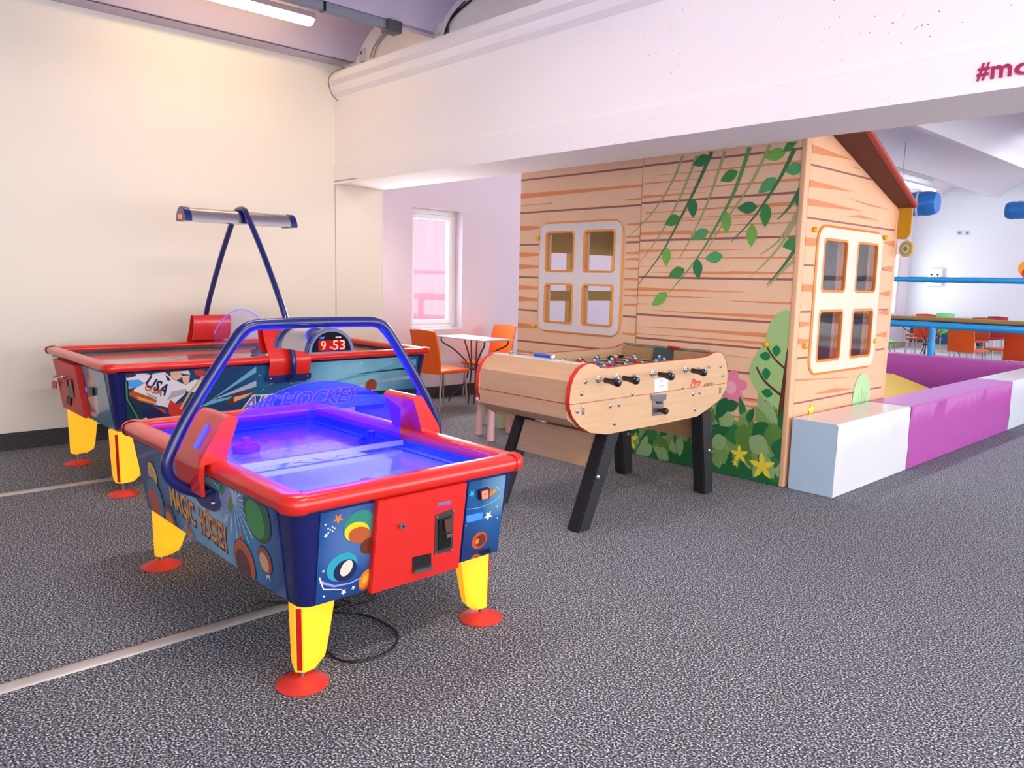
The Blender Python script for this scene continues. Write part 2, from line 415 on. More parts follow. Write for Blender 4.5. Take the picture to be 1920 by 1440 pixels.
# window 1 (tall, in the back room)
GLASS = glass('window_glass', (.97, .98, 1), .03)
def window(name, y0, y1, z0, z1, mull=None, rec=.13):
    x1 = WX2-rec; x0 = x1-.06; f = .055
    w = thing(name, 'w', 'window', (x1, (y0+y1)/2, z0)); del w['label']; del w['category']; w['kind'] = 'structure'
    def fr(b):
        b.box((x0, y0, z0), (x1, y0+f, z1), .004); b.box((x0, y1-f, z0), (x1, y1, z1), .004)
        b.box((x0, y0+f, z0), (x1, y1-f, z0+f), .004); b.box((x0, y0+f, z1-f), (x1, y1-f, z1), .004)
    one('window_frame', mat('f4f4f6', .35), fr, w)
    def sash(b):
        g = .05; a0, a1, c0, c1 = y0+f+.004, y1-f-.004, z0+f+.004, z1-f-.004; xa, xb = x0+.005, x1+.012
        b.box((xa, a0, c0), (xb, a0+g, c1), .004); b.box((xa, a1-g, c0), (xb, a1, c1), .004)
        b.box((xa, a0+g, c0), (xb, a1-g, c0+g), .004); b.box((xa, a0+g, c1-g), (xb, a1-g, c1), .004)
        if mull: b.box((xa, mull-.03, c0), (xb, mull+.03, c1), .004)
    one('window_sash', mat('eeeef2', .35), sash, w)
    one('pane', GLASS, lambda b: b.box((x0+.028, y0+f, z0+f), (x0+.034, y1-f, z1-f)), w)
    one('window_sill', mat('f0eef0', .5), lambda b: b.box((x1, y0, z0-.004), (WX2+.012, y1, z0+.012), .003), w)
window('window_1', 5.13, 5.85, .80, 2.17)
window('window_2', 17.3, 18.95, .71, 2.26, rec=.02)

# red house seen through the tall window
red = ramp_mat('red_boards', (60, 60, .6), [(.35, 'b8505a'), (.65, 'c4626a')], .8, bump=.2)
hb = thing('red_building', 'red boarded building with white window and rails outside the tall window', 'building', (-14, 10, 0))
one('wall', red, lambda b: b.box((-14.6, 7.6, -.5), (-14, 15.4, 3.05)), hb)
one('eaves', WHITE, lambda b: (b.box((-14.8, 7.4, 3.05), (-13.7, 15.6, 3.2)), b.box((-14.0, 7.6, 2.83), (-13.95, 15.4, 2.90))), hb)
fw = one('window', WHITE, lambda b: b.box((-14.0, 11.4, 1.05), (-13.93, 12.5, 2.05)), hb)
one('pane', mat('dfe6ee', .2), lambda b: b.box((-13.93, 11.5, 1.15), (-13.92, 12.4, 1.95)), fw)
def railing(b):
    for z in (-.35, -.05, .25): b.box((-13.3, 8, z), (-13.25, 14.5, z+.1))
    for y in (8.6, 10.1, 11.6, 13.1): b.box((-13.34, y, -.8), (-13.24, y+.1, .4))
one('railing', WHITE, railing, hb)

# aluminium carpet strips
for i, (x, lab) in enumerate(((-2.925, 'worn aluminium strip across carpet running under the small air hockey table'), (-5.55, 'narrow aluminium carpet strip running under the large air hockey table'))):
    def st(b, x=x, i=i):
        b.prism([(x-.036, YS, 0), (x-.026, YS, .006), (x+.026, YS, .006), (x+.036, YS, 0)], (0, (1.50 if i == 0 else 1.75)-YS, 0))
    o = one('floor_strip', mat('cdc8c2', .42, .35, noise=.08, nscale=6), st); tag(o, lab, 'floor strip')

# ================================================================== generic rounded ring
def rpath(x0, y0, x1, y1, r, n=6):
    return rr(x0, y0, x1, y1, r, n)
def ring_sweep(b, x0, y0, x1, y1, r, prof, idx=None):
    "profile list of (inward offset, z) swept round a rounded rectangle"
    base = None; rows = []
    for off, z in prof:
        rows.append([(x, y, z) for x, y in rpath(x0+off, y0+off, x1-off, y1-off, max(r-off, .004))])
    n = len(rows[0])
    if idx is None: b.grid(rows, closed_u=True, closed_v=True)
    else: b.grid([[r_[i % n] for i in idx] for r_ in rows], closed_v=True)
def rail_prof(zc, wd, h, k=16, g=0):
    return [(wd/2-(wd/2+g)*(1 if math.cos(2*math.pi*i/k) > 0 else .92)*math.copysign(abs(math.cos(2*math.pi*i/k))**.75, math.cos(2*math.pi*i/k)), zc+(h/2+g)*math.copysign(abs(math.sin(2*math.pi*i/k))**.7, math.sin(2*math.pi*i/k))) for i in range(k)]

def table_body(t, x0, y0, x1, y1, zr, zt, zb, tap, wd, rh=.066):
    "rail, caps, pillared cabinet, playfield"
    one('rail', RED, lambda b: ring_sweep(b, x0, y0, x1, y1, .07, rail_prof(zr, wd, rh)), t)
    for k in range(4):
        i0 = k*7
        one('rail_corner', RED, lambda b: ring_sweep(b, x0, y0, x1, y1, .07, rail_prof(zr, wd, rh, g=.004), [i0+j for j in range(-0, 7)]), t)
    a0, b0, a1, b1 = x0+.035, y0+.035, x1-.035, y1-.035
    def cab(b):
        rows = [[(x, y, zt) for x, y in rr(a0, b0, a1, b1, .05)], [(x, y, zb) for x, y in rr(a0+tap, b0+tap, a1-tap, b1-tap, .05)]]
        b.grid(rows, closed_u=True, smooth=True)
        b.face([(x, y, zb) for x, y in rr(a0+tap, b0+tap, a1-tap, b1-tap, .05)])
        rows = [[(x, y, zt) for x, y in rr(a0, b0, a1, b1, .05)], [(x, y, zt) for x, y in rr(a0+.06, b0+.06, a1-.06, b1-.06, .03)]]
        b.grid(rows, closed_u=True, smooth=False)
    one('cabinet', BLUE, cab, t)
    return a0, b0, a1, b1

# ================================================================== SMALL AIR HOCKEY TABLE
x0, y0, x1, y1 = -3.86, 1.09, -2.17, 2.14; ZR = .67; ZT = .64; ZB = .295; TP = .045
A = thing('air_hockey_table', 'small blue and red air hockey table with glowing yellow legs and low blue arch', 'air hockey table', (-3.015, 1.615, 0))
a0, b0, a1, b1 = table_body(A, x0, y0, x1, y1, ZR, ZT, ZB, TP, .10)
M_play = glass('x') if False else None
def play_mat(name, col, dots='b8c4ff'):
    M = mat(col, .12, spec=.6, coat=.6, key=name); return M
PLAY = mat('7480f4', .10, coat=.8, spec=.6)  # white playfield; the blue of its lamps is put into the base colour
px0, py0, px1, py1 = x0+.09, y0+.09, x1-.09, y1-.09
pf = MB().m(PLAY); pf.box((px0-.01, py0-.01, ZR-.075), (px1+.01, py1+.01, ZR-.055))
ap = Art(pf, Plane(((px0+px1)/2, (py0+py1)/2, ZR-.055), (0, 1, 0), (-1, 0, 0), (0, 0, 1)))
BL2 = mat('1030e0', .12, coat=.8)
ap.ring(rr(-.40, -.70, .40, .70, .05), rr(-.385, -.685, .385, .685, .04), BL2)
ap.poly([(-.42, .008), (.42, .008), (.42, -.008), (-.42, -.008)], BL2)
ap.ring(rr(-.13, -.13, .13, .13, .129), rr(-.12, -.12, .12, .12, .119), BL2)
ap.star((.02, .18), .30, mat('e05878', .12, coat=.8), k=14, inner=.72)
ap.star((.02, .18), .24, mat('e8a0b0', .12, coat=.8), k=14, inner=.75)
ap.text('GOOL!', (.02, .18), .09, mat('c02848', .12, coat=.8), width=.30, bold=.02)
for s in (-1, 1): ap.poly([(-.12, s*.70), (.12, s*.70), (.12, s*.66), (-.12, s*.66)], BL2)
ap.ell((-.02, -.50), .028, .028, mat('8a3a90', .2))
pf.build('playfield', A, label='pale glossy playfield with blue markings')
def inner(b):
    rows = [[(x, y, ZR+.01) for x, y in rr(px0, py0, px1, py1, .05)], [(x, y, ZR-.056) for x, y in rr(px0, py0, px1, py1, .05)]]
    b.grid(rows, closed_u=True, smooth=True)
one('inner_wall', mat('1028d8', .25, emis=.5, ecol=(.01, .03, 1.)), inner, A, label='inner wall glowing with blue light strip')
# printed panels
NAV = mat('123a8c', .25, coat=.6); SKY = mat('3aa0e0', .25, coat=.6); CYAN = mat('8fd8f4', .25, coat=.6); WH = mat('f4f4f4', .25, coat=.6)
YE = mat('f6d020', .25, coat=.6); OR = mat('e88020', .25, coat=.6); DO = mat('b4501c', .25, coat=.6); RD = mat('c83224', .25, coat=.6); GR = mat('2f9a40', .25, coat=.6)
DG = mat('14602c', .25, coat=.6); BR = mat('6a2c1c', .25, coat=.6); DK = mat('14204c', .25, coat=.6); TEAL = mat('1a70b0', .25, coat=.6); LIL = mat('9a98d8', .25, coat=.6); BK = mat('101010', .25, coat=.6); SKIN = mat('e8b088', .25, coat=.6)
def glow_mat(name, ca, cb, cc, ctr, rad, sc=3.):
    "printed space picture: dark blue that pales towards a printed glow"
    M = bpy.data.materials.new(name); M.use_nodes = True; nt = M.node_tree; b = nt.nodes['Principled BSDF']; L = nt.links.new
    b.inputs['Roughness'].default_value = .25; b.inputs['Coat Weight'].default_value = .6; b.inputs['Coat Roughness'].default_value = .05
    tc = nt.nodes.new('ShaderNodeTexCoord'); vm = nt.nodes.new('ShaderNodeVectorMath'); vm.operation = 'DISTANCE'; vm.inputs[1].default_value = ctr
    L(tc.outputs['Object'], vm.inputs[0])
    n = nt.nodes.new('ShaderNodeTexNoise'); n.inputs['Scale'].default_value = sc; L(tc.outputs['Object'], n.inputs['Vector'])
    a = nt.nodes.new('ShaderNodeMath'); a.operation = 'MULTIPLY_ADD'; a.inputs[1].default_value = 1/rad; L(vm.outputs['Value'], a.inputs[0])
    s2 = nt.nodes.new('ShaderNodeMath'); s2.operation = 'MULTIPLY_ADD'; s2.inputs[1].default_value = .9; s2.inputs[2].default_value = -.45; L(n.outputs['Fac'], s2.inputs[0]); L(s2.outputs[0], a.inputs[2])
    crp = nt.nodes.new('ShaderNodeValToRGB'); e = crp.color_ramp.elements; e[0].position = 0; e[0].color = lin(ca); e[1].position = 1; e[1].color = lin(cc); q = e.new(.5); q.color = lin(cb)
    L(a.outputs[0], crp.inputs[0]); L(crp.outputs[0], b.inputs['Base Color']); return M
def slanted(a, b, nrm): pass
# end panel plane (faces +X)
PE = Plane((a1+.0005, 1.615, ZT), (0, 1, 0), (-TP, 0, -(ZT-ZB)), (1, 0, 0))
# u along +Y, v downwards ; helper to flip
def ppanel(pl, u0, u1, v0, v1, M, th=.004):
    b = MB().m(M); q = [pl.w((u0, v0), th), pl.w((u1, v0), th), pl.w((u1, v1), th), pl.w((u0, v1), th)]
    b.prism(q, -pl.n*th); return b
VH = math.hypot(TP, ZT-ZB)
SPACE = glow_mat('space_print', '6a8cc0', '144a8c', '082060', (.9, -.25, .50), .34)
SPACE2 = glow_mat('space_print_b', '8cb8c8', '1a5c98', '0a2c68', (.9, .47, .58), .34)
pb = ppanel(PE, -.395, -.045, .012, VH-.004, SPACE); ar = Art(pb, PE, .0046, clip=(-.392, .014, -.047, VH-.007))
P = lambda x, y: PE.px(x, y)
for (x, y, r, M) in ((633, 972, .020, OR), (610, 1003, .009, WH), (609, 983, .005, WH), (605, 1070, .006, WH), (643, 1109, .013, WH), (661, 1101, .009, WH), (606, 1117, .006, WH), (700, 970, .008, WH)):
    ar.star(P(x, y), r, M)
for i in range(4):
    for j in range(3):
        if (i+j) % 2 == 0: ar.ell(P(614+i*4, 990+j*4-i*1.5), .0035, .003, WH, n=8); ar.off -= ar.step
ar.up()
# generic planets, a ringed one, and a mallet instead of the cartoon figures
ar.ell(P(672, 985), .062, .058, mat('2f8a78', .25, coat=.6)); ar.ell(P(668, 996), .050, .036, YE, .25); ar.ell(P(673, 1002), .046, .030, mat('b85a2c', .25, coat=.6), .25)
ar.ell(P(690, 1022), .035, .030, BR); ar.ell(P(640, 1062), .060, .052, mat('2aa0b8', .25, coat=.6)); ar.ell(P(646, 1068), .046, .040, DK)
ar.ell(P(648, 1064), .022, .03, mat('e8d8c0', .25, coat=.6), .5)
ar.line([P(598, 1090), P(625, 1098), P(655, 1092), P(690, 1074)], .010, .004, LIL)
ar.line([P(597, 1082), P(605, 1104), P(640, 1104)], .006, .003, WH)
ar.ell(P(686, 1085), .030, .042, DO, .5); ar.ell(P(684, 1083), .025, .037, OR, .5); ar.ell(P(684, 1083), .012, .020, mat('f0b040', .25, coat=.6), .5)
pb.build('end_panel', A, label='left printed space panel with stars and planets')
pb = ppanel(PE, .235, .425, .012, VH-.004, SPACE2); ar = Art(pb, PE, .0046, clip=(.238, .014, .422, VH-.007))
for (x, y, r, M) in ((884, 925, .017, mat('30b8e0', .25, coat=.6)), (914, 966, .022, WH), (871, 940, .008, WH), (931, 949, .007, mat('a0e0b0', .25)), (931, 970, .004, WH), (863, 1008, .005, WH), (861, 1040, .016, mat('a03848', .25)), (872, 985, .004, WH)):
    ar.star(P(x, y), r, M)
ar.curve([P(866, 955), P(900, 950), P(930, 935), P(936, 920), P(928, 912)], .002, .002, CYAN)
ar.poly([(905, 928), (930, 914), (925, 924), (912, 934)], OR, True); ar.ell(P(912, 921), .016, .014, DO); 
for k in range(3): ar.star(P(922+k*3, 924-k*3), .008, YE if k % 2 else OR)
ar.ell(P(897, 1012), .040, .036, mat('c05028', .25, coat=.6)); ar.ell(P(899, 1012), .028, .026, BR); ar.ell(P(890, 1044), .026, .014, DO); ar.ell(P(893, 1014), .010, .012, OR)
ar.poly([(897, 1032), (918, 1026), (918, 1034), (897, 1040)], BK, True)
pb.build('end_panel', A, label='right printed space panel with white star')
def dispb(b):
    q = [PE.w(P(*p), .007) for p in ((873, 967), (903, 960), (902, 972), (874, 979))]; b.prism(q, -PE.n*.006)
one('credit_display', mat('1030e8', .3, emis=2.2, ecol=(.02, .08, 1)), dispb, A, label='glowing blue credit display')
def startb(b):
    q = [PE.w(P(*p), .022) for p in ((894, 917), (911, 912), (911, 932), (895, 935))]; b.prism(q, -PE.n*.02)
sb = one('start_button', mat('3a1414', .4), startb, A)
b_ = MB(); ar = Art(b_, PE, .0226); ar.poly([(896, 918), (909, 914), (909, 931), (897, 933)], mat('e88878', .35, emis=.15), True)
ar.text('START', P(903, 923), .008, RD, width=.018, rot=math.pi); b_.build('button_face', sb)
# coin door
PD = Plane(PE.w((0, 0), .028), PE.u, PE.v, PE.n); D = lambda x, y: PD.px(x, y)
du0, du1 = D(708, 950)[0], D(867, 1000)[0]; dv1 = D(712, 1110)[1]
cd = MB().m(REDM); q = [PD.w((du0, -.0), 0), PD.w((du1, -.0), 0), PD.w((du1, dv1), 0), PD.w((du0, dv1), 0)]; cd.prism(q, -PD.n*.026, .003)
cd = cd.build('coin_door', A)
def plate(pts, th, M, name, par, base=0, **k):
    def f(b): b.prism([PD.w(D(*p), base+th) for p in pts], -PD.n*th)
    return one(name, M, f, par, **k)
plate(((816, 966), (850, 953), (848, 1031), (814, 1040)), .003, mat('6a645e', .35, .8), 'coin_plate', cd)
plate(((821, 974), (844, 966), (843, 1023), (820, 1031)), .006, BLACK, 'coin_mechanism', cd, .002)
plate(((829, 973), (844, 969), (843, 995), (832, 997)), .010, mat('7a5a50', .3, .6), 'coin_insert', cd, .006)
plate(((832, 999), (843, 996), (842, 1003), (832, 1006)), .012, CHROME, 'reject_button', cd, .006)
for p in ((818, 969), (848, 957), (846, 1029), (816, 1038), (823, 977), (842, 970), (842, 1020), (822, 1028)):
    one('screw', CHROME, lambda b: b.ball(PD.w(D(*p), .005), .0035, 8), cd)
one('lock', CHROME, lambda b: (b.cyl(PD.w(D(752, 984), 0), PD.w(D(752, 984), .014), .012), b.m(BLACK), b.cyl(PD.w(D(752, 984), .014), PD.w(D(752, 984), .016), .004)), cd)
plate(((773, 1045), (808, 1037), (808, 1060), (773, 1070)), .002, mat('050505', .6), 'coin_return', cd)
plate(((773, 1067), (808, 1058), (808, 1064), (773, 1073)), .016, STEEL, 'return_flap', cd)
b_ = MB(); ar = Art(b_, PD, .0008)
class Flip:  # text plane with v upwards
    def __init__(s, p): s.o = p.o; s.u = p.u; s.v = -p.v; s.n = p.n; s.p = p
    def px(s, x, y): a = s.p.px(x, y); return (a[0], -a[1])
    def w(s, uv, off=0): return s.o+s.u*uv[0]+s.v*uv[1]+s.n*off
FD = Flip(PD); ar = Art(b_, FD, .0008)
ar.text('money', FD.px(833, 945), .020, mat('3a8ce0', .4), width=.062, bold=.02)
ar.poly([FD.px(818, 956), FD.px(848, 949), FD.px(848, 951), FD.px(818, 958)], mat('b02888', .4))
b_.build('lettering', cd, label='blue word money')
# long side panel
PS0 = Plane((-3.015, b0-.0005, ZT), (1, 0, 0), (0, TP, -(ZT-ZB)), (0, -1, 0)); PS = Flip(PS0); Q = lambda x, y: PS.px(x, y)
SIDE = glow_mat('magic_print', 'c8e8f4', '2c94d0', '0c3c84', (.12, -.55, .44), .62, 2.2)
sb_ = MB().m(SIDE); L_ = .725
sb_.prism([PS.w((-L_, -.012), .004), PS.w((L_-.03, -.012), .004), PS.w((L_-.05, -VH+.004), .004), PS.w((-L_+.03, -VH+.004), .004)], -PS.n*.004)
ar = Art(sb_, PS, .0046, .00003, clip=(-.69, -VH+.008, .665, -.016))
gx, gy = Q(440, 935)
for k in range(40):
    a = 2*math.pi*k/40; 
    ax, ay = gx+.17*math.cos(a), gy+.17*math.sin(a)
    if ay > -.012 or ay < -VH+.01: 
        tt = min(1, abs(((-.012 if ay > -.012 else -VH+.01)-gy)/(.17*math.sin(a)))); ax, ay = gx+(ax-gx)*tt, gy+(ay-gy)*tt
    ar.line([(gx, gy), (ax, ay)], .002, .007, WH if k % 2 else SKY); ar.off -= ar.step*.6
ar.up(); ar.ell((gx-.07, gy-.01), .062, .072, LIL)
ar.poly([(gx-.11, gy+.03), (gx-.09, gy+.055), (gx-.06, gy+.05), (gx-.07, gy+.01), (gx-.10, gy-.01), (gx-.125, gy)], GR)
ar.poly([(gx-.05, gy-.02), (gx-.02, gy+.01), (gx-.012, gy-.03), (gx-.04, gy-.07), (gx-.07, gy-.05)], GR)
# lettering
def word(txt, p, q_, h, w_):
    c = ((p[0]+q_[0])/2, (p[1]+q_[1])/2); r = math.atan2(q_[1]-p[1], q_[0]-p[0])
    w_ *= .92; ar.text(txt, (c[0]+.006, c[1]-.006), h*1.1, DK, width=w_*1.05, rot=r, bold=.07)
    ar.text(txt, c, h*1.04, RD, width=w_*1.02, rot=r, bold=.045); ar.text(txt, c, h, mat('f6b040', .25, coat=.6), width=w_, rot=r, bold=.01)
pa, pb_ = Q(319, 925), Q(369, 967); word('MAGIC', pa, pb_, .108, math.dist(pa, pb_))
pa, pb_ = Q(374, 971), Q(431, 1013); word('HOCKEY', pa, pb_, .112, math.dist(pa, pb_))
for (x, y, r, M) in ((268, 922, .024, OR), (391, 957, .022, OR), (386, 1028, .026, mat('8a2850', .25)), (410, 1038, .018, mat('1e50a0', .25)), (268, 945, .01, WH), (335, 995, .010, WH), (312, 962, .012, WH), (470, 945, .024, WH), (505, 1075, .030, WH), (360, 905, .01, WH), (289, 877, .008, WH)):
    u_, v_ = Q(x, y)
    if -VH+.02 < v_ < -.02 and abs(u_) < .68: ar.star((u_, v_), min(r, .03), M)
def mallet(x, y, k=1.):
    u_, v_ = Q(x, y); ar.ell((u_, v_-.012*k), .045*k, .020*k, DO, -.2); ar.ell((u_, v_), .045*k, .020*k, OR, -.2); ar.ell((u_, v_+.002), .028*k, .011*k, DO, -.2)
    ar.poly([(u_-.010*k, v_), (u_+.010*k, v_), (u_+.008*k, v_+.045*k), (u_-.008*k, v_+.045*k)], RD); ar.ell((u_, v_+.045*k), .012*k, .009*k, OR)
mallet(357, 995, 1.0); mallet(457, 1022, 1.0)
def pln(x, y, r, M, M2, ry=None):
    u_, v_ = Q(x, y); ar.ell((u_, v_), r+.004, r+.004, BK); ar.ell((u_, v_), r, r, M); ar.ell((u_-r*.2, v_-r*.2), r*.72, r*.72, M2)
pln(288, 888, .055, YE, SKIN); pln(294, 935, .10, mat('2a7a9a', .25, coat=.6), RD); pln(322, 972, .06, BR, OR); pln(262, 862, .02, OR, DO)
pln(484, 965, .10, DG, GR); pln(462, 1052, .085, mat('c8582c', .25, coat=.6), BR); pln(500, 1050, .05, mat('a83a28', .25, coat=.6), SKIN)
ar.curve([Q(345, 990), Q(365, 1010), Q(385, 1025)], .004, .002, CYAN)
sb_.build('side_panel', A, label='long printed panel reading MAGIC HOCKEY')
def backpanel(b):
    b.prism([(-3.7, b1+.004, ZT-.01), (-2.33, b1+.004, ZT-.01), (-2.36, b1-TP+.004, ZB+.01), (-3.67, b1-TP+.004, ZB+.01)], (0, -.004, 0))
one('side_panel', SPACE2, backpanel, A)
# legs
def leg(t, fx, fy, sx, sy, ztop, zbot, w0=.032, w1=(.09, .155), wb=(.078, .108), M=YEL):
    "sx, sy point inwards; outer corner stays put while the inner faces slope out to the top"
    ox, oy = fx-sx*w0, fy-sy*w0
    def f(b):
        rows = []
        for t_ in [i/10 for i in range(11)]:
            z = ztop+(zbot-ztop)*t_; wx_, wy_ = [k_+(b_-k_)*t_**1.1 for k_, b_ in zip(w1, wb)]
            if t_ > .85: k_ = 1-.25*((t_-.85)/.15)**2; wx_ *= k_; wy_ *= k_
            c = .022; o2 = .004*t_
            pts = [(c, 0), (wx_-.02, .004), (wx_, .02), (wx_-.012, wy_-.012), (.02, wy_), (.004, wy_-.02), (0, c)]
            rows.append([(ox+sx*(p+o2), oy+sy*(q_+o2), z) for p, q_ in pts])
        b.grid(rows, closed_u=True, smooth=False, caps=True)
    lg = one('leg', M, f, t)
    def stp(b):
        b.prism([(ox+sx*.012-sy*0-.0*sx, oy+sy*.004-.0, ztop-.012), (ox+sx*.004, oy+sy*.012, ztop-.012), (ox+sx*.010, oy+sy*.016, zbot+.01), (ox+sx*.016, oy+sy*.010, zbot+.01)], (-sx*.004, -sy*.004, 0))
    def stp2(b):
        for k in (0,):
            p = V((ox+sx*.020, oy-.0005*sy, 0)); q_ = V((ox-.0005*sx, oy+sy*.020, 0)); n = V((-sx, -sy, 0)).normalized()*.002
            c = (p+q_)/2; d = (q_-p).normalized()*.009
            b.prism([c-d+n+V((0, 0, ztop-.012)), c+d+n+V((0, 0, ztop-.012)), c+d+n+V((sx*.004, sy*.004, zbot+.008)), c-d+n+V((sx*.004, sy*.004, zbot+.008))], -n*2)
    one('stripe', mat('c8140c', .4), stp2, lg)
    one('foot_stem', STEEL, lambda b: b.cyl((fx, fy, .018), (fx, fy, zbot+.02), .010), lg)
    one('foot_disc', mat('e03c34', .45), lambda b: b.lathe((fx, fy, 0), [(.001, .001), (.088, .001), (.090, .006), (.06, .020), (.025, .030), (.001, .032)]), lg)
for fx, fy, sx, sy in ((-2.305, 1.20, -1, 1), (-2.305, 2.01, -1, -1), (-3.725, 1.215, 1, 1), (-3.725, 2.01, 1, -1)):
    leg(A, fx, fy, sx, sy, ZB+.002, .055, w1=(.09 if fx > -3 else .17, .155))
# arch
AX = -2.92
half = [(AX, 1.135, .55), (AX, 1.09, .565), (AX, 1.03, .598), (AX, .993, .64), (AX, .985, .69), (AX, 1.005, .745), (AX, 1.06, .85), (AX, 1.15, .99), (AX, 1.245, 1.125), (AX, 1.285, 1.175), (AX, 1.33, 1.197), (AX, 1.40, 1.202), (AX, 1.615, 1.204)]
full = half + [(AX, 3.23-y, z) for _, y, z in reversed(half[:-1])]
one('arch_tube', NAVY, lambda b: b.tube(cr(full, 6), .0215, 16), A)
for s in (-1, 1):
    yy = lambda d: 1.615+s*d
    def br(b):
        # folded sheet closed at its ends, wrapping the rail
        prof = [(.549, .575), (.560, .66), (.548, .72), (.46, .858), (.44, .870), (.418, .866), (.405, .85), (.43, .78), (.455, .695), (.535, .695), (.540, .64), (.537, .575)]
        b.prism([(AX-.12, yy(d), z) for d, z in prof], (.24, 0, 0))
    bk = one('bracket', RED, br, A)
    def slot(b):
        b.prism([(AX+.02, yy(.535), .742), (AX+.05, yy(.535), .742), (AX+.05, yy(.488), .815), (AX+.035, yy(.480), .828), (AX+.02, yy(.488), .815)], V((0, s*.006, .004)))
    one('light_slot', mat('1828e0', .3, emis=.8, ecol=(.05, .06, 1)), slot, bk)
    def pl_(b):
        b.prism([(AX-.02, yy(.487), .50), (AX+.10, yy(.487), .505), (AX+.13, yy(.487), .52), (AX+.12, yy(.487), .585), (AX-.12, yy(.487), .60), (AX-.12, yy(.487), .53)], (0, s*.012, 0))
    one('mounting_plate', NAVY, pl_, bk)
    for q_ in ((AX+.10, yy(.50), .54), (AX-.10, yy(.50), .565)): one('bolt', CHROME, lambda b: b.ball(q_, .009), bk)
# acrylic divider
ACR = glass('blue_acrylic', (.62, .52, 1.0), .05, emis=(.0, .01, 1.), es=.28)
def dv(b):
    n = 24; top = [(1.615-.415+.83*i/n, .80+.155*math.sin(math.pi*i/n)**.85) for i in range(n+1)]
    b.prism([(AX-.004, y, z) for y, z in [(2.03, .645), (1.20, .645)]+top], (.008, 0, 0))
dvo = one('divider', ACR, dv, A, label='arched blue lit acrylic divider')
one('divider_strip', mat('c8c4d0', .35, .6), lambda b: b.box((AX-.012, 1.19, .628), (AX+.012, 2.04, .648)), A)
# scoreboard
scb = thing  # noqa
SY = 1.597
def sprof(r, zb_=1.088, h=.10): return [(SY+r*math.cos(math.radians(a)), zb_+h*math.sin(math.radians(a))) for a in range(0, 181, 12)]
def sbody(b):
    b.prism([(-3.055, y, z) for y, z in sprof(.093, 1.092, .088)], (.26, 0, 0))
sc_ = one('scoreboard', mat('c4c0c4', .2, .9), sbody, A)
for xx in (-2.80, -3.07):
    one('bezel', NAVY, lambda b: b.prism([(xx-.012, y, z) for y, z in sprof(.106)], (.034, 0, 0), .004), sc_)
PSc = Plane((-2.777, SY, 1.088), (0, 1, 0), (0, 0, 1), (1, 0, 0))
b_ = MB(); ar = Art(b_, PSc, .0008); ar.poly([(a-SY, z-1.088) for a, z in sprof(.088, 1.094, .080)], mat('08080c', .6, spec=.1)); 
ar.poly([(-.060, .010), (.062, .010), (.062, .052), (-.060, .052)], mat('5a0608', .6, emis=.35, ecol='c00000', spec=.1))
LED = mat('ff2018', .3, emis=6, ecol=(1, .05, .03)); 
ar.text('9', (-.038, .031), .036, LED, width=.022); ar.text('53', (.032, .031), .038, LED, width=.056)
W2 = mat('ffb0b0', .3, emis=1.2)
ar.text('TIME', (-.004, .022), .006, W2, width=.014); ar.text('+2UP', (-.045, .062), .008, mat('4080ff', .3, emis=1), width=.022); ar.text('SCORE', (.03, .062), .006, W2, width=.024)
b_.build('display', sc_, label='red digital display reading 9 and 53')
inn = [(AX, y+(.0115 if y < 1.3 else 0)*1, z-(.0115 if z > 1.17 else .004)) for _, y, z in half[5:]]
inn = inn + [(AX, 3.23-y, z) for _, y, z in reversed(inn[:-1])]
one('arch_lamp', mat('0818d0', .3, emis=.55, ecol=(.01, .03, 1)), lambda b: b.tube(cr(inn, 6), .0125, 12), A)
def lt(name, x, y, z, sx, sy, e, col=(.02, .05, 1.)):
    area(name, (x, y, z), sx, sy, e, col)
area('arch_blue_light', (AX, 1.61, 1.05), .12, .5, 6, (.01, .04, 1.))
area('rail_blue_light', (-2.55, 1.61, .70), .6, .75, 4.0, (.01, .04, 1.))
area('rail_blue_light', (-3.40, 1.61, .70), .6, .75, 5.5, (.01, .04, 1.))
# loose pieces on the table
def pusher(name, x, y, z, M, lab, k=1.3):
    t = thing(name, lab, 'mallet', (x, y, z))
    one('base', M, lambda b: b.lathe((x, y, z), [(a*k, c*k) for a, c in [(.001, .0005), (.040, .0005), (.046, .004), (.047, .020), (.044, .024), (.038, .020), (.036, .012), (.001, .012)]]), t)
    one('grip', M, lambda b: b.lathe((x, y, z), [(a*k, c*k) for a, c in [(.020, .012), (.016, .020), (.015, .042), (.012, .048), (.001, .049)]]), t)
PZ = ZR-.0545
p_ = onz(462, 846, PZ); pusher('mallet', p_.x, p_.y, PZ, mat('ff5a90', .4), 'pinkish red mallet lying on the small table behind the blue divider')
p_ = onz(725, 828, PZ); pusher('mallet', p_.x, min(p_.y, py1-.09), PZ, mat('0818a0', .3, coat=.4), 'dark blue mallet by the far rail of the small table')
# power cable
cab = [(-2.55, 1.75, .012), (-2.75, 1.62, .012), (-3.0, 1.45, .012), (-2.85, 1.30, .014), (-2.55, 1.38, .012), (-2.45, 1.50, .012)]
pts = [onz(x, y, .008) for x, y in ((480, 1133), (500, 1128), (560, 1132), (640, 1140), (690, 1128), (706, 1118), (690, 1108), (650, 1118), (610, 1135), (620, 1150), (680, 1152), (725, 1170), (746, 1190), (735, 1215), (700, 1233), (655, 1240), (622, 1228), (607, 1200), (606, 1170), (620, 1150), (660, 1135), (640, 1125))]
for i, p in enumerate(pts): p.z = .006+(.009 if i in (8, 9, 19, 20) else 0)
o = one('power_cable', mat('0c0c0e', .45), lambda b: b.tube(cr(pts, 8), .0045, 8)); tag(o, 'black power cable looped on carpet beneath the small air hockey table', 'cable')

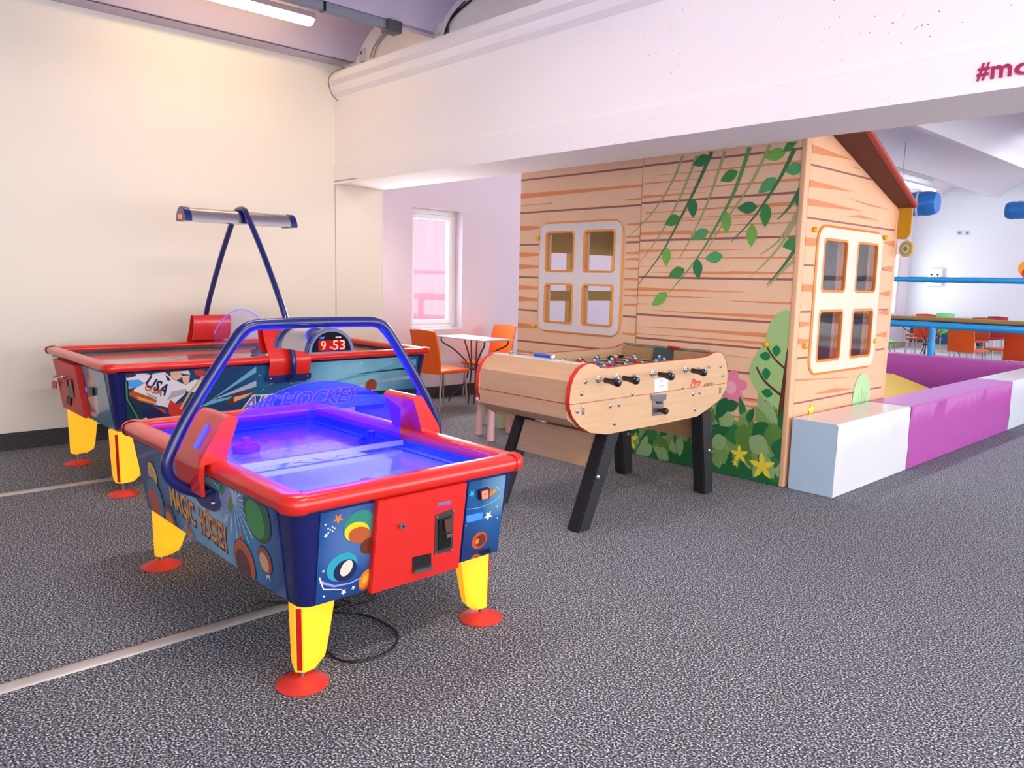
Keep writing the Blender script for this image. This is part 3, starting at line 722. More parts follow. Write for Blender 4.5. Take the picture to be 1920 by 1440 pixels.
# ================================================================== LARGE AIR HOCKEY TABLE
X0, Y0, X1, Y1 = -6.50, 1.35, -5.0, 3.80; ZR2 = .81; ZT2 = .78; ZB2 = .405; TP2 = .05
B = thing('air_hockey_table', 'large air hockey table by the left wall with hockey player picture and overhead light bar', 'air hockey table', (-5.75, 2.56, 0))
a0, b0, a1, b1 = table_body(B, X0, Y0, X1, Y1, ZR2, ZT2, ZB2, TP2, .092, .052)
pf = MB().m(mat('bcb8b4', .08, coat=.8)); pf.box((X0+.08, Y0+.08, ZR2-.055), (X1-.08, Y1-.08, ZR2-.035))
ar = Art(pf, Plane((-5.75, 2.575, ZR2-.035), (1, 0, 0), (0, 1, 0), (0, 0, 1)))
BL3 = mat('2040b0', .12, coat=.7)
ar.poly([(-.65, -.008), (.65, -.008), (.65, .008), (-.65, .008)], BL3); ar.ring(rr(-.2, -.2, .2, .2, .199), rr(-.185, -.185, .185, .185, .184), BL3)
for s in (-.55, .55): ar.poly([(-.65, s-.006), (.65, s-.006), (.65, s+.006), (-.65, s+.006)], mat('a02020', .12, coat=.7))
pf.build('playfield', B)
one('inner_wall', mat('34221e', .4), lambda b: b.grid([[(x, y, ZR2+.01) for x, y in rr(X0+.085, Y0+.085, X1-.085, Y1-.085, .05)], [(x, y, ZR2-.037) for x, y in rr(X0+.085, Y0+.085, X1-.085, Y1-.085, .05)]], closed_u=True), B)
VH2 = math.hypot(TP2, ZT2-ZB2)
PL = Flip(Plane((a1+.0005, 2.575, ZT2), (0, 1, 0), (-TP2, 0, -(ZT2-ZB2)), (1, 0, 0))); U = lambda x, y: PL.px(x, y)
HOCK = glow_mat('hockey_print', '8ed0e4', '1f6c96', '0c3c68', (.7, .55, .62), .9, 2.0)
sp = MB().m(HOCK); Lh = 1.10
sp.prism([PL.w((-Lh, -.008), .004), PL.w((Lh, -.008), .004), PL.w((Lh-.02, -VH2+.003), .004), (PL.w((-Lh+.02, -VH2+.003), .004))], -PL.n*.004)
ar = Art(sp, PL, .0046, .00004)
c3 = lambda *pp: [U(60+x/4.5, 640+y/4.5) for x, y in pp]
def clipuv(pts): return [(max(-Lh+.005, min(Lh-.005, u)), max(-VH2+.006, min(-.010, v))) for u, v in pts]
def hp(M, *pp): ar.poly(clipuv(c3(*pp)), M)
TE = mat('1c6078', .25, coat=.6); LT = mat('6ab0c8', .25, coat=.6); PAL = mat('a8bcc4', .25, coat=.6); PDK = mat('123048', .25, coat=.6)
# rays
for (q1, q2, q3, M) in (((1500, 500), (1890, 200), (1890, 260), LT), ((1500, 500), (1890, 330), (1890, 380), PAL), ((1500, 500), (1400, 560), (1890, 420), LT)):
    hp(M, q1, q2, q3)
for (ua, va, ub, vb, h, M) in ((.10, -.20, 1.08, -.03, .05, LT), (.10, -.22, 1.08, -.16, .03, PAL), (.1, -.24, 1.08, -.28, .05, PDK), (-.2, -.16, .08, -.05, .03, PAL), (.45, -.12, 1.08, -.09, .02, PDK), (.2, -.27, 1.08, -.35, .03, LT), (-.35, -.2, .1, -.24, .06, PAL)):
    ar.poly([(ua, va), (ub, vb), (ub, max(vb-h, -VH2+.01))], M)
# players
WJ = mat('e4dcd8', .25, coat=.6); GRY = mat('b0a8ac', .25, coat=.6)
hp(PDK, (725, 460), (1000, 520), (1060, 700), (800, 720), (760, 640)); hp(WJ, (740, 240), (960, 235), (1010, 290), (920, 380), (780, 400), (740, 360)); hp(mat('4a3038', .25), (725, 250), (870, 240), (880, 290), (800, 310), (735, 300)); hp(SKY, (745, 330), (900, 320), (945, 350), (900, 390), (760, 390))
hp(WJ, (1020, 270), (1120, 240), (1190, 320), (1300, 370), (1290, 440), (1160, 560), (1030, 530), (850, 440), (860, 400), (960, 350)); hp(GRY, (960, 430), (1060, 470), (1040, 540), (1000, 520)); hp(GRY, (1180, 420), (1290, 400), (1280, 440), (1130, 500))
hp(SKIN, (1165, 240), (1250, 245), (1265, 300), (1215, 330), (1170, 300)); hp(WJ, (1170, 225), (1230, 212), (1320, 225), (1335, 280), (1290, 275), (1250, 262), (1180, 245)); hp(SKIN, (1260, 290), (1330, 285), (1320, 350), (1280, 370)); hp(DK, (1120, 280), (1150, 300), (1170, 330), (1140, 330))
hp(WJ, (1290, 370), (1370, 320), (1440, 330), (1400, 430), (1300, 420))
hp(RD, (1365, 240), (1400, 210), (1450, 225), (1465, 270), (1420, 290), (1375, 280)); hp(DO, (800, 440), (850, 415), (1000, 470), (1050, 500), (1030, 535), (900, 500)); hp(mat('e0a060', .25), (880, 460), (1040, 510), (1030, 525), (900, 490))
hp(RD, (1020, 545), (1110, 570), (1130, 600), (1100, 625), (1040, 560)); hp(RD, (1150, 540), (1260, 530), (1290, 620), (1200, 680), (1150, 600)); hp(RD, (1165, 490), (1215, 530), (1290, 500), (1240, 580), (1140, 560))
hp(DK, (930, 590), (1030, 550), (1110, 600), (1150, 660), (1030, 690), (930, 640)); hp(WJ, (915, 660), (960, 640), (1010, 680), (1000, 700), (920, 700)); hp(DK, (930, 668), (960, 655), (990, 685), (930, 695))
ar.line(clipuv(c3((735, 340), (800, 480), (900, 660))), .022, .022, BK); ar.line(clipuv(c3((735, 345), (800, 485), (900, 660))), .010, .010, mat('2a8a68', .25)); hp(mat('1a6090', .25), (820, 660), (900, 650), (915, 690), (850, 705), (815, 690)); hp(WJ, (780, 700), (820, 690), (840, 710), (790, 730))
ar.line(clipuv(c3((1440, 290), (1330, 430), (1250, 570))), .014, .014, mat('d0a868', .25))
hp(BR, (1640, 500), (1720, 440), (1840, 420), (1880, 440), (1780, 480), (1680, 540)); hp(SKIN, (1700, 470), (1860, 430), (1800, 470), (1700, 510))
ta = U(60+1060/4.5, 640+375/4.5); ar.text('USA', ta, .075, DK, width=.15, rot=-.55, bold=.03); tb = U(60+1030/4.5, 640+410/4.5); ar.text('USA', tb, .045, DO, width=.12, rot=-.5, bold=.02)
tq0, tq1 = U(452, 762), U(675, 735); tc_ = ((tq0[0]+tq1[0])/2, (tq0[1]+tq1[1])/2); wd_ = tq1[0]-tq0[0]
vv = max(-VH2+.075, min(tc_[1], -.1)); 
ar.text('AIR HOCKEY', (tc_[0], vv), .125, WH, width=wd_*1.05, shear=.35, bold=.06); ar.text('AIR HOCKEY', (tc_[0], vv), .112, mat('8a70b0', .25, coat=.6), width=wd_*1.02, shear=.35, bold=.02)
bq = U(695, 722); ar.ell((bq[0], max(bq[1], -VH2+.06)), .052, .05, mat('a84a28', .25, coat=.6)); 
for k in range(26): ar.star((R.uniform(-.3, 1.05), R.uniform(-VH2+.03, -.03)), R.uniform(.004, .011), WH, k=4, inner=.3); ar.off -= ar.step*.7
sp.build('side_panel', B, label='long printed panel with hockey players and AIR HOCKEY lettering')
# end of the large table (faces the camera side)
PN = Flip(Plane((-5.75, b0-.0005, ZT2), (1, 0, 0), (0, TP2, -(ZT2-ZB2)), (0, -1, 0))); N_ = lambda x, y: PN.px(x, y)
ep = MB().m(glow_mat('ice_print', 'd4dce4', '9ab4c8', '5a90b0', (-.4, -1.2, .6), .8, 3.)); q0, q1 = -.66, .61
ep.prism([PN.w((q0, -.008), .004), PN.w((q1, -.008), .004), PN.w((q1-.02, -VH2+.003), .004), PN.w((q0+.04, -VH2+.003), .004)], -PN.n*.004)
ar = Art(ep, PN, .0046, .00004)
def np_(M, *pp): ar.poly([(max(q0+.03, min(q1-.02, N_(60+x/4.5, 640+y/4.5)[0])), max(-VH2+.01, min(-.012, N_(60+x/4.5, 640+y/4.5)[1]))) for x, y in pp], M)
np_(mat('4a4a90', .25), (385, 200), (450, 290), (470, 500), (430, 600), (420, 400)); np_(SKIN, (470, 330), (510, 300), (530, 400), (490, 440)); np_(WJ, (470, 470), (560, 460), (570, 620), (520, 560)); np_(mat('3a8a9a', .25), (450, 640), (560, 610), (590, 740), (500, 700)); np_(mat('e4dcd0', .25), (140, 130), (215, 150), (215, 260), (190, 240)); np_(mat('8aa0a0', .25), (190, 380), (240, 400), (240, 520), (210, 520)); np_(WJ, (390, 640), (560, 600), (560, 640), (430, 660))
ep.build('end_panel', B)
PN2 = Flip(Plane(PN.w((0, 0), .045), (1, 0, 0), (0, TP2, -(ZT2-ZB2)), (0, -1, 0))); 
cdl, cdr = PN2.px(60+222/4.5, 720)[0], PN2.px(60+388/4.5, 720)[0]
cdb = MB().m(REDM); cdb.prism([PN2.w((cdl, -.004), 0), PN2.w((cdr, -.004), 0), PN2.w((cdr, -VH2+.02), 0), PN2.w((cdl, -VH2+.02), 0)], -PN2.n*.04, .003)
cdb = cdb.build('coin_door', B)
N2 = lambda x, y: PN2.px(60+x/4.5, 640+y/4.5)
def pbox(pts, th, M, name, par, **k): return one(name, M, lambda b: b.prism([PN2.w(N2(*p), th) for p in pts], -PN2.n*th), par, **k)
pbox(((300, 330), (340, 320), (362, 470), (318, 470)), .006, BLACK, 'coin_plate', cdb)
pbox(((322, 325), (338, 320), (345, 370), (328, 372)), .014, CHROME, 'coin_insert', cdb)
pbox(((300, 462), (338, 480), (335, 540), (300, 515)), .008, mat('080808', .5), 'coin_return', cdb)
kr = thing('key_ring', 'bunch of keys with red tags hanging from coin door of the large table', 'keys', tuple(PN2.w(N2(240, 300), .02)))
PNk = PN2.o.copy(); PN2.o = PN2.o+PN2.n*.004
one('key', CHROME, lambda b: (b.cyl(PN2.w(N2(215, 292), 0), PN2.w(N2(215, 292), .03), .008), b.cyl(PN2.w(N2(300, 292), 0), PN2.w(N2(300, 292), .03), .008), b.tube([PN2.w(N2(215, 292), .028), PN2.w(N2(250, 300), .03), PN2.w(N2(300, 292), .028)], .004, 8)), kr)
for (x, y) in ((215, 360), (305, 345)):
    one('key_tag', mat('b01818', .4), lambda b: (b.prism([PN2.w(N2(x-18, y-30), .02), PN2.w(N2(x+18, y-26), .02), PN2.w(N2(x+22, y+32), .02), PN2.w(N2(x-18, y+28), .02)], -PN2.n*.006), b.tube([PN2.w(N2(x, y-62), .022), PN2.w(N2(x, y-28), .018)], .002, 6)), kr)
one('credit_display', mat('1838e8', .3, emis=1.5, ecol=(.02, .08, 1)), lambda b: b.prism([PN.w(PN.px(60+x/4.5, 640+y/4.5), .008) for x, y in ((436, 388), (462, 392), (466, 432), (440, 426))], -PN.n*.007), B)
one('start_button', BLACK, lambda b: b.prism([PN.w(PN.px(60+x/4.5, 640+y/4.5), .02) for x, y in ((505, 385), (535, 390), (540, 455), (512, 452))], -PN.n*.018), B)
for fx, fy, sx, sy in ((-5.11, 1.455, -1, 1), (-6.15, 1.455, 1, 1), (-5.11, 3.68, -1, -1), (-6.15, 3.68, 1, -1)):
    leg(B, fx, fy, sx, sy, ZB2+.002, .085, .045, (.17, .18), (.14, .14))
# brackets, poles and light bar
BY = 2.545
for s in (-1, 1):
    xx = lambda d: -5.75+s*d
    prof = [(.735, .70), (.765, .79), (.745, .85), (.69, .94), (.655, 1.03), (.635, 1.055), (.60, 1.05), (.585, 1.01), (.60, .91), (.64, .85)]
    hw = lambda z: .155
    def br(b):
        p2 = [(d-.006, z-.003) for d, z in prof]
        for P_ in (prof, p2): b.grid([[(xx(d), BY-hw(z), z) for d, z in P_], [(xx(d), BY+hw(z), z) for d, z in P_]], smooth=True)
        for y in (BY-.155, BY+.155): b.grid([[(xx(d), y, z) for d, z in prof], [(xx(d), y, z) for d, z in p2]], smooth=False)
    bk = one('bracket', RED, br, B)
    one('mounting_plate', NAVY, lambda b: b.prism([(xx(.725), BY-.17, .70), (xx(.725), BY+.17, .70), (xx(.722), BY+.17, .665), (xx(.722), BY+.12, .645), (xx(.722), BY-.12, .645), (xx(.722), BY-.17, .665)], (s*.012, 0, 0)), bk)
    for q_ in (BY-.14, BY+.14): one('bolt', CHROME, lambda b: b.ball((xx(.738), q_, .68), .008), bk)
    pole = [(xx(.735), BY, .67), (xx(.775), BY, .69), (xx(.80), BY, .74), (xx(.80), BY, .82), (xx(.765), BY, .92), (xx(.68), BY, 1.12), (xx(.40), BY, 1.50), (xx(.12), BY, 1.82), (xx(.06), BY, 1.868), (xx(0), BY, 1.875)]
    one('pole', NAVY, lambda b: b.tube(cr(pole, 6), .021, 14), B)
one('bar_clamp', NAVY, lambda b: b.grid([[( -5.75+.088*math.cos(math.radians(a)), BY-.03, 1.765+.103*math.sin(math.radians(a))) for a in range(0, 181, 12)], [(-5.75+.088*math.cos(math.radians(a)), BY+.03, 1.765+.103*math.sin(math.radians(a))) for a in range(0, 181, 12)]]), B)
lbp = [(-5.75+.082*math.cos(math.radians(a)), 1.765+.095*math.sin(math.radians(a))) for a in range(0, 181, 12)]
lb = one('light_bar', mat('b8b4bc', .25, .85), lambda b: b.prism([(x, 2.14, z) for x, z in lbp], (0, .78, 0)), B)
for y in (2.10, 2.915):
    one('end_cap', NAVY, lambda b: b.prism([(-5.75+(x+5.75)*1.12, y, 1.760+(z-1.765)*1.1) for x, z in lbp], (0, .05, 0), .003), lb)
b_ = MB(); ar = Art(b_, Plane((-5.75, 2.10, 1.770), (1, 0, 0), (0, 0, 1), (0, -1, 0)), .0008)
ar.poly([(-.045, .004), (.045, .004), (.045, .04), (-.045, .04)], mat('300508', .3)); ar.text('0:0', (0, .022), .03, LED, width=.07); b_.build('display', lb, label='red score digits on bar end')
# clear divider of large table
one('divider', glass('pale_acrylic', (.93, .92, 1.), .04, emis=(.3, .25, 1), es=.02), lambda b: b.prism([(-5.75+d, BY-.003, z) for d, z in [(.56, .79), (-.56, .79)]+[(-.56+1.12*i/20, .90+.22*math.sin(math.pi*i/20)**.8) for i in range(21)]], (0, .006, 0)), B, label='clear arched acrylic divider')
one('divider_edge', mat('3040e0', .3, emis=.7, ecol=(.1, .12, 1)), lambda b: b.tube([(-5.75-.56+1.12*i/20, BY, .903+.22*math.sin(math.pi*i/20)**.8) for i in range(21)], .004, 8), B)
p_ = onz(485, 662, ZR2-.035); pusher('mallet', p_.x, p_.y, ZR2-.0345, mat('0c2050', .3, coat=.4), 'dark blue mallet on the large air hockey table')

# ================================================================== FOOSBALL TABLE
Fz = thing('foosball_table', 'beech foosball table with black splayed legs and red edging', 'foosball table', (-3.15, 3.8, 0))
prof = [(3.02, .76), (3.028, .83), (3.05, .885), (3.09, .925), (3.14, .948), (3.19, .953), (3.225, .943), (3.26, .925), (3.31, .918), (3.60, .924), (4.05, .926), (4.27, .928), (4.34, .937), (4.40, .953), (4.445, .955), (4.49, .945), (4.53, .91), (4.56, .86), (4.575, .80), (4.575, .73), (4.55, .685), (4.50, .64), (4.36, .585), (4.24, .548), (3.80, .541), (3.34, .540), (3.20, .565), (3.11, .612), (3.05, .67), (3.025, .72)]
for sx_, nm in ((-2.80, 'near'), (-3.55, 'far')):
    xo = sx_ if sx_ > -3 else sx_
    sdp = one('side_board', WOOD, lambda b: b.prism([(xo, y, z) for y, z in prof], (.028, 0, 0)), Fz)
    cx, cz = 3.8, .75
    def edge(b):
        o2 = [(y+(.0022 if y > cx else -.0022), z+(.0022 if z > .8 else -.001)) for y, z in prof]
        b.grid([[(xo-.001, y, z) for y, z in o2], [(xo+.029, y, z) for y, z in o2]], closed_u=True, smooth=True)
    # edging runs over top and round the ends, not along the underside
    def edge2(b):
        seq = prof[25:]+prof[:20]; cxy = V((3.8, .75))
        o2 = []
        for y, z in seq:
            d = (V((y, z))-cxy); o2.append((y+(.0015 if d.x > 0 else -.0015)*min(1, abs(d.x)/.5), z+.0016*(1 if z > .75 else -1)))
        b.grid([[(xo-.0015, y, z) for y, z in o2], [(xo+.0295, y, z) for y, z in o2]], smooth=True)
    one('edging', mat('e03020', .35), edge2, sdp)
    one('groove', mat('a83020', .5), lambda b: b.box((xo-.0008, 3.023, .738), (xo+.0288, 4.575, .7415)), sdp)
# end boards: faceted like the photo
def endb(b, f):
    ps = [(3.055, .765), (3.085, .905), (3.20, .945), (3.20, .93), (3.10, .89), (3.075, .76)]
def near_end(b):
    b.prism([(-3.522, y, z) for y, z in [(3.035, .655), (3.032, .740), (3.036, .862), (3.135, .944), (3.205, .944), (3.205, .60), (3.12, .60)]], (.722, 0, 0))
e1 = one('end_board', WOODX, near_end, Fz)
one('groove', mat('a83020', .5), lambda b: b.box((-3.522, 3.0305, .738), (-2.80, 3.034, .7415)), e1)
one('bevel_strip', mat('f0ece6', .4), lambda b: b.box((-3.522, 3.135, .944), (-2.80, 3.205, .948)), e1)
def far_end(b):
    b.box((-3.522, 4.385, .60), (-3.27, 4.41, .945)); b.box((-3.08, 4.385, .60), (-2.80, 4.41, .945)); b.box((-3.27, 4.385, .60), (-3.08, 4.41, .80))
    b.prism([(-3.522, y, z) for y, z in [(4.41, .60), (4.545, .68), (4.55, .84), (4.47, .93), (4.45, .93), (4.45, .62)]], (.722, 0, 0))
one('end_board', WOODI, far_end, Fz)
one('goal_recess', mat('4a5c5c', .6), lambda b: b.box((-3.27, 4.412, .78), (-3.08, 4.44, .95)), Fz)
one('top_bar', STEEL, lambda b: b.tube([(-3.53, 4.42, .948), (-2.80, 4.42, .948)], .007, 10), Fz)
ctr = one('score_counter', STEEL, lambda b: b.tube([(-3.53, 4.40, .962), (-2.80, 4.40, .962)], .003, 8), Fz)
for k in range(8): one('score_bead', mat('d02010', .4), lambda b: b.lathe((-3.14+k*.0125, 4.40, .962), [(.001, 0), (.009, .001), (.009, .010), (.001, .011)], (1, 0, 0), 12), ctr)
c2 = one('score_rod', CHROME, lambda b: (b.tube([(-3.40, 3.17, .965), (-3.05, 3.17, .965)], .004, 8), b.box((-3.405, 3.16, .947), (-3.39, 3.18, .973), .002), b.box((-3.06, 3.155, .947), (-3.045, 3.185, .975), .002)), Fz)
for k in range(9): one('score_bead', mat('1060d0', .35), lambda b: b.lathe((-3.20+k*.0145, 3.17, .965), [(.001, 0), (.009, .001), (.0115, .006), (.009, .012), (.001, .013)], (1, 0, 0), 14), c2)
b_ = MB().m(mat('1a1a1a', .5))
for k, x in enumerate((-2.97, -2.935, -2.90)): b_.box((x, 3.145, .9482), (x+.0015, 3.195, .9486))
b_.build('score_mark', e1)
one('bottom_board', WOODI, lambda b: b.box((-3.522, 3.19, .60), (-2.80, 4.42, .615)), Fz)
one('pitch', mat('2f6a50', .35), lambda b: b.box((-3.522, 3.21, .735), (-2.80, 4.384, .75)), Fz, label='green pitch')
rods = [(3.247, 1), (3.415, 1), (3.58, -1), (3.745, 1), (3.91, -1), (4.075, 1), (4.23, -1), (4.33, -1)]
rods = [(3.245, 1, 1), (3.405, 1, 2), (3.56, -1, 3), (3.735, 1, 4), (3.905, -1, 4), (4.075, 1, 3), (4.22, -1, 2), (4.335, -1, 1)]
FIGW = mat('e8dcd0', .4); FIGR = mat('d02828', .4); FIGB = mat('2890d8', .4)
for (ry, s, n) in rods:
    z = .862
    rd = one('rod', CHROME, lambda b: b.tube([(-3.70 if s > 0 else -3.62, ry, z), (-2.72 if s > 0 else -2.75, ry, z)], .0078, 12), Fz)
    for k in range(n):
        xk = -3.16+(k-(n-1)/2)*(.5/max(n, 2)); sh = FIGR if s > 0 else FIGB
        def fig(b):
            b.m(sh).box((xk-.014, ry-.010, z-.018), (xk+.014, ry+.010, z+.026), .004); b.m(FIGW).box((xk-.011, ry-.008, z-.05), (xk+.011, ry+.008, z-.018), .003)
            b.m(BLACK).prism([(xk-.010, ry-.008, z-.075), (xk+.010, ry-.008, z-.075), (xk+.010, ry+.016, z-.088), (xk-.010, ry+.016, z-.088)], (0, 0, .018)); b.box((xk-.009, ry-.007, z-.075), (xk+.009, ry+.007, z-.05))
            b.m(FIGW).ball((xk, ry, z+.037), .011, 10); b.m(BLACK).ball((xk, ry+.003, z+.042), .0105, 10, (1, 1, .8))
        b = MB(); fig(b); b.build('player_figure', rd)
    for xk in (-3.49, -2.83):
        one('bumper', BLACK, lambda b: b.lathe((xk-.012, ry, z), [(.008, 0), (.019, .001), (.019, .022), (.008, .024)], (1, 0, 0), 14), rd)
    if s > 0:
        one('bearing', CHROME, lambda b: b.lathe((-2.772, ry, z), [(.020, 0), (.020, .006), (.013, .008), (.013, .022), (.010, .026), (.0085, .026)], (1, 0, 0), 18), rd)
        one('handle', mat('141216', .22, coat=.5), lambda b: b.lathe((-2.725, ry, z), [(.008, 0), (.0145, .003), (.0155, .015), (.0150, .032), (.0175, .052), (.0235, .078), (.024, .090), (.019, .100), (.008, .104)], (1, .12, -.06), 18), rd)
        one('end_cap', CHROME, lambda b: b.ball((-2.632, ry+.008, z+.018), .007, 8), rd)
    else:
        one('bearing', CHROME, lambda b: b.lathe((-3.55, ry, z), [(.020, 0), (.020, .006), (.013, .008), (.013, .02), (.0085, .022)], (-1, 0, 0), 14), rd)
        one('handle', mat('141216', .22, coat=.5), lambda b: b.lathe((-3.62, ry, z), [(.008, 0), (.0145, .004), (.0155, .02), (.0145, .045), (.0165, .07), (.0225, .10), (.0235, .115), (.019, .128), (.008, .133)], (-1, 0, 0), 14), rd)
# bolts, plates, logo on near side
PF = Plane((-2.7715, 3.8, .75), (0, 1, 0), (0, 0, 1), (1, 0, 0)); G = lambda x, y: PF.px(x, y)
def cpx(x, y): return (1080+x/6.4, 640+y/6.4)
def bolt(b, p, r=.0135):
    c = PF.w(G(*cpx(*p)), 0); b.lathe(c, [(r, 0), (r, .0015), (r*.7, .0035), (.001, .004)], (1, 0, 0), 16); b.m(STEEL).lathe(c+V((.003, 0, 0)), [(r*.45, 0), (r*.4, .004), (.001, .005)], (1, 0, 0), 12); b.m(mat('a8a098', .3, .9))
for p in ((115, 485), (67, 630), (18, 840), (412, 775), (515, 760), (462, 985), (677, 632), (1283, 555), (1405, 630), (1483, 615), (1425, 818), (1735, 298), (1758, 408)):
    one('bolt', mat('a8a098', .3, .9), lambda b: bolt(b, p), Fz)
for p in ((85, 830), (1727, 585)):
    u_, v_ = G(*cpx(*p)); one('catch_plate', mat('b0a8a0', .3, .9), lambda b: (b.box((-2.772, 3.8+u_-.010, .75+v_-.022), (-2.768, 3.8+u_+.010, .75+v_+.022), .001), b.box((-2.768, 3.8+u_-.004, .75+v_+.004), (-2.762, 3.8+u_+.004, .75+v_+.018))), Fz)
def ppx(pts, off): return [PF.w(G(*cpx(*p)), off) for p in pts]
cpt = one('coin_plate', mat('9a8c88', .32, .9), lambda b: b.prism(ppx(((918, 690), (1045, 665), (1040, 880), (912, 898)), .003), (-.003, 0, 0)), Fz)
one('coin_mechanism', mat('a8a4a8', .2, .9), lambda b: (b.prism(ppx(((890, 640), (1072, 630), (1062, 700), (1000, 720), (905, 712)), .012), (-.009, 0, 0), .002), b.m(BLACK).prism(ppx(((962, 715), (1022, 712), (1030, 745), (965, 748)), .008), (-.006, 0, 0))), cpt)
ck = PF.w(G(*cpx(1000, 825)), 0)
one('push_knob', BLACK, lambda b: b.lathe(ck, [(.012, 0), (.013, .03), (.020, .032), (.021, .05), (.016, .058), (.001, .06)], (1, 0, 0), 16), cpt)
b_ = MB().m(mat('f0e8ee', .5)); b_.prism(ppx(((942, 448), (1102, 440), (1098, 590), (942, 612)), .0012), (-.001, 0, 0))
ar = Art(b_, PF, .0016, .0002); ar.text('CODE', G(*cpx(1022, 475)), .012, mat('4060a0', .5), width=.035); ar.text('COIN', G(*cpx(1020, 535)), .010, mat('c04060', .5), width=.05); ar.text('- - - -', G(*cpx(1020, 568)), .003, BLACK, width=.05)
b_ = MB().m(mat('f0e8ee', .5)) if False else b_
b_.build('notice', Fz, label='small white paper notice')
b_ = MB(); ar = Art(b_, PF, .0006); ar.text('Pro', G(*cpx(1435, 495)), .052, mat('d8281c', .4), width=.115, shear=.4, bold=.03)
ar.text('de René Pierre', G(*cpx(1598, 508)), .022, BLACK, width=.12, shear=.3); b_.build('lettering', Fz, label='red word Pro with small black script')
# legs
for (sx_, inner_) in ((-2.80, 1), (-3.522, -1)):
    xa, xb = (-2.865, -2.775) if inner_ == 1 else (-3.547, -3.457)
    for (yt, yb) in ((3.36, 3.13), (4.30, 4.385)):
        wt, wb = .115, .10
        lg = one('leg', BLACKM, lambda b: b.prism([(xa, yt, .56), (xa, yt+wt, .56), (xa, yb+wb, 0.002), (xa, yb, .002)], (xb-xa, 0, 0), .006), Fz)
        one('levelling_knob', CHROME, lambda b: b.lathe((xb, (yt+yb)/2+.06-(.03 if yt < 4 else 0), .30), [(.015, 0), (.013, .008), (.006, .010), (.006, .016), (.001, .017)], (1, 0, 0), 12), lg)
for (ya, z0, z1) in ((3.27, .345, .53),):
    one('leg_panel', WOODX, lambda b: b.prism([(-3.457, 3.285, .34), (-2.865, 3.285, .34), (-2.865, 3.355, .525), (-3.457, 3.355, .525)], (0, .016, 0)), Fz)
one('leg_panel', WOODI, lambda b: b.prism([(-3.457, 4.42, .36), (-2.865, 4.42, .36), (-2.865, 4.39, .53), (-3.457, 4.39, .53)], (0, .016, 0)), Fz)
one('leg_beam', WOODI, lambda b: b.box((-3.36, 3.45, .50), (-2.95, 4.40, .56)), Fz)

# ================================================================== CHAIRS, TABLES
def chair(label, loc, rz, M, group=None, name='plastic_chair'):
    t = thing(name, label, 'chair', loc, rz, group, world=False)
    # local: faces +Y
    one('seat', M, lambda b: (b.box((-.21, -.19, .395), (.21, .24, .435), .018)), t)
    def back(b):
        n = 10; f_, k_ = [], []
        for i in range(n+1):
            u = -1+2*i/n; x = .205*u; bow = -.025*(1-u*u); f_.append((x, bow)); 
        rows = []
        for z, lean, wd in ((.395, 0, 1.0), (.50, -.004, 1.0), (.62, -.02, .99), (.74, -.045, .98), (.83, -.07, .96), (.85, -.076, .94)):
            ring = [(x*wd, -.20+lean+bw, z+(.012*(1-abs(x)/.2) if z > .84 else 0)) for x, bw in f_]+[(x*wd, -.178+lean+bw, z+(.012*(1-abs(x)/.2) if z > .84 else 0)) for x, bw in reversed(f_)]
            rows.append(ring)
        b.grid(rows, closed_u=True, caps=True)
    one('backrest', M, back, t)
    LG = mat('b4b0b4', .35, .8)
    for sx in (-1, 1):
        for (ty, by) in ((-.15, -.19), (.19, .215)):
            one('leg', LG, lambda b: b.tube([(sx*.175, ty, .40), (sx*.195, by, .002)], [.013, .011], 10), t)
    return t
c1 = chair('orange plastic chair seen from behind, left of the small steel table', (-6.56, 5.09, 0), math.radians(4), ORG)
dup(c1, (-6.84, 6.0, 0), math.radians(178), 'orange plastic chair behind the small steel table, facing the camera')
c1.rotation_euler.z = math.radians(4)
def bistro(label, loc, rz, M, size=(.42, .32)):
    t = thing('bistro_table', label, 'table', loc, rz, None, world=False); a, c = size
    one('tabletop', M, lambda b: b.box((-a, -c, .735), (a, c, .75), .004), t)
    MT = mat('5a5054', .4, .7)
    for sx in (-1, 1):
        for sy in (-1, 1):
            k = [(sx*a*.88, sy*c*.88, .735), (sx*a*.86, sy*c*.86, .68), (sx*a*.55, sy*c*.5, .60), (sx*a*.22, sy*c*.16, .47), (sx*a*.16, sy*c*.12, .36), (sx*a*.30, sy*c*.26, .20), (sx*a*.6, sy*c*.6, .07), (sx*a*.66, sy*c*.66, .004)]
            one('leg', MT, lambda b: b.tube(cr(k, 6), .009, 8), t)
    for s in (-1, 1):
        one('post', MT, lambda b: b.tube([(s*.05, 0, .735), (s*.035, 0, .4), (s*.05, -.03, .004)], .008, 8), t)
    one('hub', MT, lambda b: b.box((-.08, -.06, .39), (.08, .06, .41), .004), t)
    return t
t1 = bistro('small square grey steel table with curved legs by the tall window', (-6.56, 5.55, 0), math.radians(0), mat('c4ccd4', .25, .2), (.42, .19))

